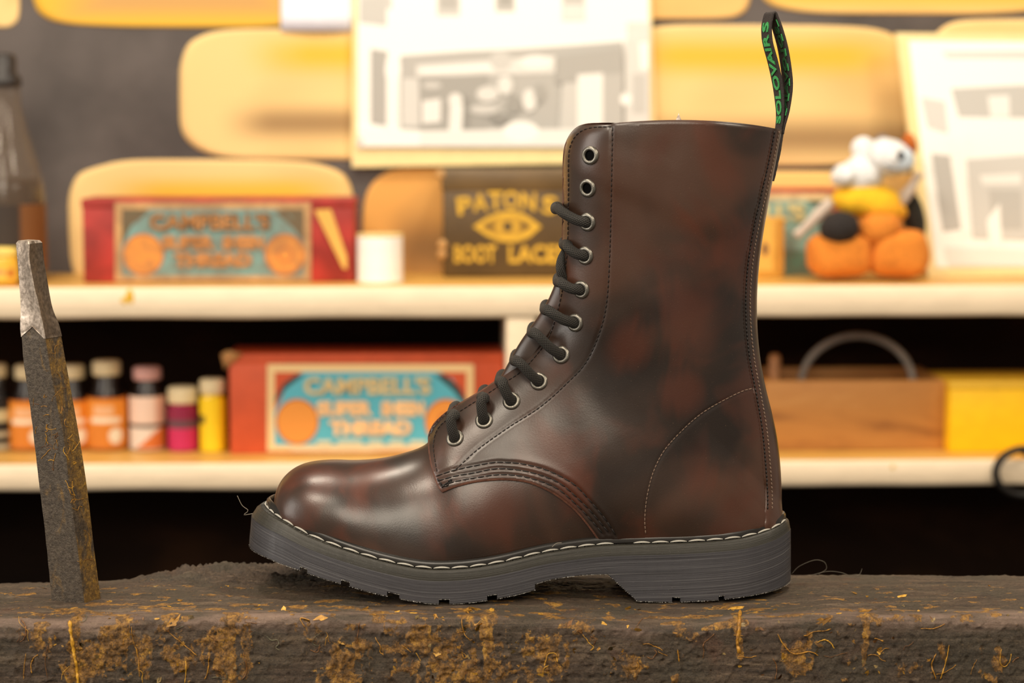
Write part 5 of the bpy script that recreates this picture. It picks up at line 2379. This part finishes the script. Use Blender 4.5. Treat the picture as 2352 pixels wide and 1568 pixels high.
lathe_at('label', [(R * 1.006, z(618) + (z(468) - z(618)) * i / 20) for i in range(21)], u, v, Z_UP, M_print, big, 72, False,
         lambda d, h: srgb(120, 74, 34) if d > .55 else srgb(96, 38, 24) if h < .25 else srgb(52, 40, 32) if d > -.1 else srgb(66, 36, 26))

# small yellow pot in front of the big bottle
v = .022
u = bg(6, 615, v)[0]
R = bg(42, 615, v)[0] - u
z = lambda py: bg(6, py, v)[1] - Z_UP
pot = thing('polish_pot', bgw(u, v, Z_UP), 'small yellow pot in front of the large brown bottle', 'pot')
lathe_at('pot_body', [(R * .5, .0004), (R * .86, .0006), (R, .008), (R * 1.02, z(620)), (R * .98, z(596)), (R * .9, z(586))], u, v, Z_UP, plain('yellow_glaze', srgb(246, 190, 60), .35, var=.1), pot)
lathe_at('lid', [(R * .94, z(588)), (R * 1.0, z(584)), (R * 1.0, z(574)), (R * .9, z(569)), (R * .2, z(567))], u, v, Z_UP, plain('pale_yellow_lid', srgb(250, 214, 110), .4), pot)
lathe_at('label', [(R * 1.025, z(642) + (z(606) - z(642)) * i / 14) for i in range(15)], u, v, Z_UP, M_print, pot, 60, False,
         lambda d, h: srgb(214, 120, 40) if math.hypot((d - .75) / .28, (h - .45) / .3) < 1 else srgb(226, 150, 90) if abs(d) < .4 and .4 < h < .7 else srgb(246, 196, 70))

# ------------------------------------------------------------------ right-hand end of the upper shelf
v = .145
ua, _ = bg(1440, 560, v)
ub, _ = bg(1925, 560, v)
zt = bg(1800, 432, v)[1]
fb = thing('thread_box', bgw((ua + ub) / 2, v, Z_UP), 'faded red thread carton with teal label, half hidden between boot and soft toy', 'box', 'long red thread cartons')
vv, ff = rbox_geo(ua, ub, v, v + .045, Z_UP + .0003, zt, .0015)
bgmesh('carton', vv, ff, plain('faded_red_card', srgb(176, 82, 52), .6, var=.15), fb)
lab = bg_print('label', [(('rect', 1460, 444, 1912, 640), srgb(234, 206, 152)), (('rect', 1472, 460, 1900, 640), srgb(140, 180, 168)), (('rect', 1800, 575, 1900, 640), srgb(92, 132, 112)), ([(1850, 460), (1900, 460), (1900, 480), (1868, 472)], srgb(70, 92, 80))], v - .0004, M_print_worn, fb)
bg_text("CAMPBELL'S", 1530, 468, 1850, 508, v - .003, plain('sand_ink', srgb(206, 190, 132), .6), lab, .05)
v = .105
ua, _ = bg(1690, 560, v)
ub, _ = bg(1801, 560, v)
zt = bg(1760, 500, v)[1]
yb = thing('ochre_carton', bgw((ua + ub) / 2, v, Z_UP), 'small ochre carton standing behind the boot heel strap', 'box')
vv, ff = rbox_geo(ua, ub, v, v + .034, Z_UP + .0003, zt, .0012)
bgmesh('carton', vv, ff, plain('ochre_card', srgb(214, 158, 62), .6, var=.1), yb)
bg_print('print', [(('rect', 1700, 512, 1776, 622), srgb(224, 172, 76)), (('oval', 1757, 572, 8, 16), srgb(120, 84, 50)), (('rect', 1786, 505, 1800, 625), srgb(190, 130, 40))], v - .0004, M_print, yb)

# soft toy
v_t = .062
toy = thing('soft_toy', bgw(bg(1990, 600, v_t)[0], v_t, Z_UP), 'knitted toy animal with white head and yellow jumper sitting on orange', 'toy')


def blob(name, cx, cy, rx, ry, dv, depth, mat, rot=0.0, wob=.05, seed=0, parent=None, sq=1.0):
    u, z = bg(cx, cy, v_t + dv)
    a, b, c = rx / 2150, depth, ry / 2150
    bm = bmesh.new()
    bmesh.ops.create_icosphere(bm, subdivisions=4, radius=1)
    vv = []
    for q in bm.verts:
        p = Vector([math.copysign(abs(t) ** sq, t) for t in q.co])
        k = 1 + wob * noise.noise(p * 1.6 + Vector((seed, 0, 0))) + .012 * noise.noise(p * 14)
        x, y, zz = p.x * a * k, p.y * b * k, p.z * c * k
        X = x * math.cos(rot) - zz * math.sin(rot)
        Z = x * math.sin(rot) + zz * math.cos(rot)
        vv.append((u + X, v_t + dv + y, max(z + Z, Z_UP + .0004)))
    bm.verts.index_update()
    ff = [[w.index for w in f.verts] for f in bm.faces]
    bm.free()
    return bgmesh(name, vv, ff, mat, parent or toy)


def wool(name, c):
    return plain(name, c, .95, var=.12, nscale=160, bump=.0015)


W_white, W_yel, W_or, W_blk, W_grey = wool('white_wool', srgb(236, 236, 236)), wool('yellow_wool', srgb(248, 190, 34)), wool('orange_wool', srgb(226, 136, 46)), wool('black_wool', srgb(42, 36, 34)), wool('grey_wool', srgb(206, 190, 176))
blob('cushion', 1926, 584, 72, 52, .0, .032, W_or, 0, .06, 1, sq=.6)
blob('cushion', 2060, 580, 70, 56, .0, .032, W_or, 0, .06, 2, sq=.6)
blob('leg', 2020, 522, 52, 42, -.012, .020, W_or, .3, .05, 3)
blob('foot', 1928, 522, 46, 38, -.022, .020, W_blk, .1, .05, 4)
blob('jumper', 1992, 462, 82, 44, .006, .030, W_yel, -.1, .06, 5)
blob('jumper_hem', 2020, 480, 66, 30, .0, .026, wool('deep_yellow_wool', srgb(238, 166, 30)), -.15, .05, 6)
blob('shoulders', 1980, 400, 50, 46, .004, .024, W_white, .4, .05, 7)
blob('shoulder', 1942, 402, 34, 28, -.004, .018, W_white, .3, .05, 12)
head = blob('head', 2040, 362, 56, 44, -.004, .026, W_white, -.25, .05, 8)
blob('muzzle', 2066, 368, 34, 34, -.010, .020, wool('pale_blue_wool', srgb(214, 226, 236)), 0, .05, 9)
blob('ear', 1982, 340, 28, 27, .006, .008, W_white, 0, .04, 10)
blob('ear', 2025, 322, 18, 14, .02, .008, wool('shadow_grey_wool', srgb(120, 110, 106)), 0, .04, 11)
blob('eye', 2069, 357, 8, 11, -.030, .004, W_blk, 0, .0, 0, head)
blob('mouth', 2046, 386, 20, 3.4, -.0265, .002, wool('grey_stitch', srgb(150, 156, 160)), -.3, .0, 0, head)
blob('scarf', 2090, 330, 16, 26, .02, .01, wool('rust_wool', srgb(190, 100, 36)), .3)
for pts_, rr in (([(1910, 462), (1870, 502), (1828, 542)], .0062), ([(2062, 470), (2086, 440), (2112, 398)], .0062)):
    path = catmull([tuple(bgw(bg(x, y, v_t + .005)[0], v_t + .005, bg(x, y, v_t + .005)[1])) for x, y in pts_], 16)
    tube('arm', path, [rr * (.9 + .2 * math.sin(i * .4)) for i in range(16)], W_grey, toy, 12)
blob('bag', 2100, 500, 26, 60, .028, .012, wool('dark_green_wool', srgb(40, 36, 28)), .2)

# ------------------------------------------------------------------ right-hand compartment
v = max(.012, bg_depth(1970, 1034, Z_LO))
M_tray = wood_mat('old_pine', srgb(140, 88, 42), srgb(190, 130, 64), srgb(210, 154, 86), scale=(6, 40, 30))
ua, _ = bg(1755, 950, v)
ub, _ = bg(2177, 950, v)
zt = bg(1970, 874, v)[1]
tray = thing('wooden_tray', bgw((ua + ub) / 2, v + .05, Z_LO), 'open brown wooden tray on the lower shelf behind the boot heel', 'tray')
D = .13
for nm, b in (('front_panel', (ua, ub, v, v + .009)), ('back_panel', (ua, ub, v + D - .009, v + D)), ('side_panel', (ua, ua + .009, v + .009, v + D - .009)), ('side_panel', (ub - .009, ub, v + .009, v + D - .009))):
    vv, ff = rbox_geo(*b, Z_LO + .0003, zt if nm != 'back_panel' else zt, .0012)
    bgmesh(nm, vv, ff, M_tray, tray)
vv, ff = rbox_geo(ua + .009, ub - .009, v + .009, v + D - .009, Z_LO + .001, Z_LO + .006, 0)
bgmesh('bottom_panel', vv, ff, M_tray, tray)
floor_t = Z_LO + .006
# grey ring and wooden handle standing in the tray
vr = v + .05
u0, zc = bg(1968, 900, vr)
Rr = (bg(2097, 900, vr)[0] - bg(1839, 900, vr)[0]) / 2
zc = floor_t + Rr + .004
ztop_r = bg(1968, 772, vr)[1]
hh = (ztop_r - floor_t - .004) / 2
path = [bgw(u0 + Rr * math.cos(2 * math.pi * i / 64), vr, floor_t + .0045 + hh + hh * math.sin(2 * math.pi * i / 64)) for i in range(65)]
o = tube('iron_ring', path, .0042, plain('dull_grey_iron', srgb(158, 150, 140), .5, .1), None, 12)
tag(o, 'grey metal ring standing upright in the wooden tray', 'ring')
vh = v + .03
u0, _ = bg(1742, 860, vh)
u0 = max(u0, ua + .016)
zt2 = bg(1742, 812, vh)[1]
hd = thing('wooden_awl', bgw(u0, vh, floor_t), 'rounded wooden tool handle poking out of the tray beside the boot heel', 'tool')
pr = [(.003, .0005), (.005, .0005), (.0052, .02), (.0046, .035), (.0062, .06), (.0066, zt2 - floor_t - .006), (.005, zt2 - floor_t - .001), (.001, zt2 - floor_t)]
lathe_at('grip', pr[3:], u0, vh, floor_t, plain('turned_beech', srgb(176, 122, 76), .5), hd, 20)
lathe_at('ferrule', [(.004, .0004), (.0052, .0006), (.0052, .034), (.0045, .0355)], u0, vh, floor_t, plain('dull_steel', srgb(120, 112, 104), .4, .8), hd, 20)
# yellow carton
v = max(.012, bg_depth(2260, 1040, Z_LO))
ua, _ = bg(2180, 950, v)
ub, _ = bg(2560, 950, v)
zt = bg(2260, 876, v)[1]
yc = thing('yellow_carton', bgw((ua + ub) / 2, v, Z_LO), 'bright yellow carton right of the wooden tray', 'box')
M_yc = plain('bright_yellow_card', srgb(250, 196, 6), .5, var=.04)
vv, ff = rbox_geo(ua + .001, ub - .001, v + .001, v + .099, Z_LO + .0003, zt - .001, .0015)
bgmesh('carton_tray', vv, ff, M_yc, yc)
vv, ff = rbox_geo(ua, ub, v, v + .1, zt - .009, zt, .0015)
bgmesh('carton_lid', vv, ff, plain('pale_yellow_card', srgb(236, 186, 50), .5, var=.05), yc)
# black ring hanging from a hook on the lower board
vk = -.012
u0, zc = bg(2352, 1084, vk)
Rr = (bg(2352, 1084, vk)[0] - bg(2290, 1084, vk)[0])
rg = thing('scissors', bgw(u0, vk, zc), 'black iron finger ring of shears hanging on the lower shelf front', 'shears')
M_iron = plain('black_iron', srgb(30, 27, 25), .4, .4)
path = [bgw(u0 + Rr * 1.05 * math.cos(2 * math.pi * i / 48), vk, zc + Rr * .86 * math.sin(2 * math.pi * i / 48)) for i in range(49)]
tube('finger_ring', path, .0042, M_iron, rg, 12)
path = [bgw(u0 + Rr * (.98 + 1.05 + 1.05 * math.cos(2 * math.pi * i / 48)), vk - .004, zc - .004 + Rr * .86 * math.sin(2 * math.pi * i / 48)) for i in range(49)]
tube('finger_ring', path, .0042, M_iron, rg, 12)
path = [bgw(u0 + Rr * .5 + k * .006, vk - .002, zc - Rr * .82 - k * .02) for k in range(6)]
tube('blade', path, [.005, .0048, .0045, .004, .003, .001], M_iron, rg, 8, .4)
path = [bgw(u0, .002, zc + Rr * .86 - .006), bgw(u0, vk + .002, zc + Rr * .86 - .0065), bgw(u0, vk - .006, zc + Rr * .86 - .0062), bgw(u0, vk - .007, zc + Rr * .86)]
tube('hook', path, .0016, M_iron, rg, 8)
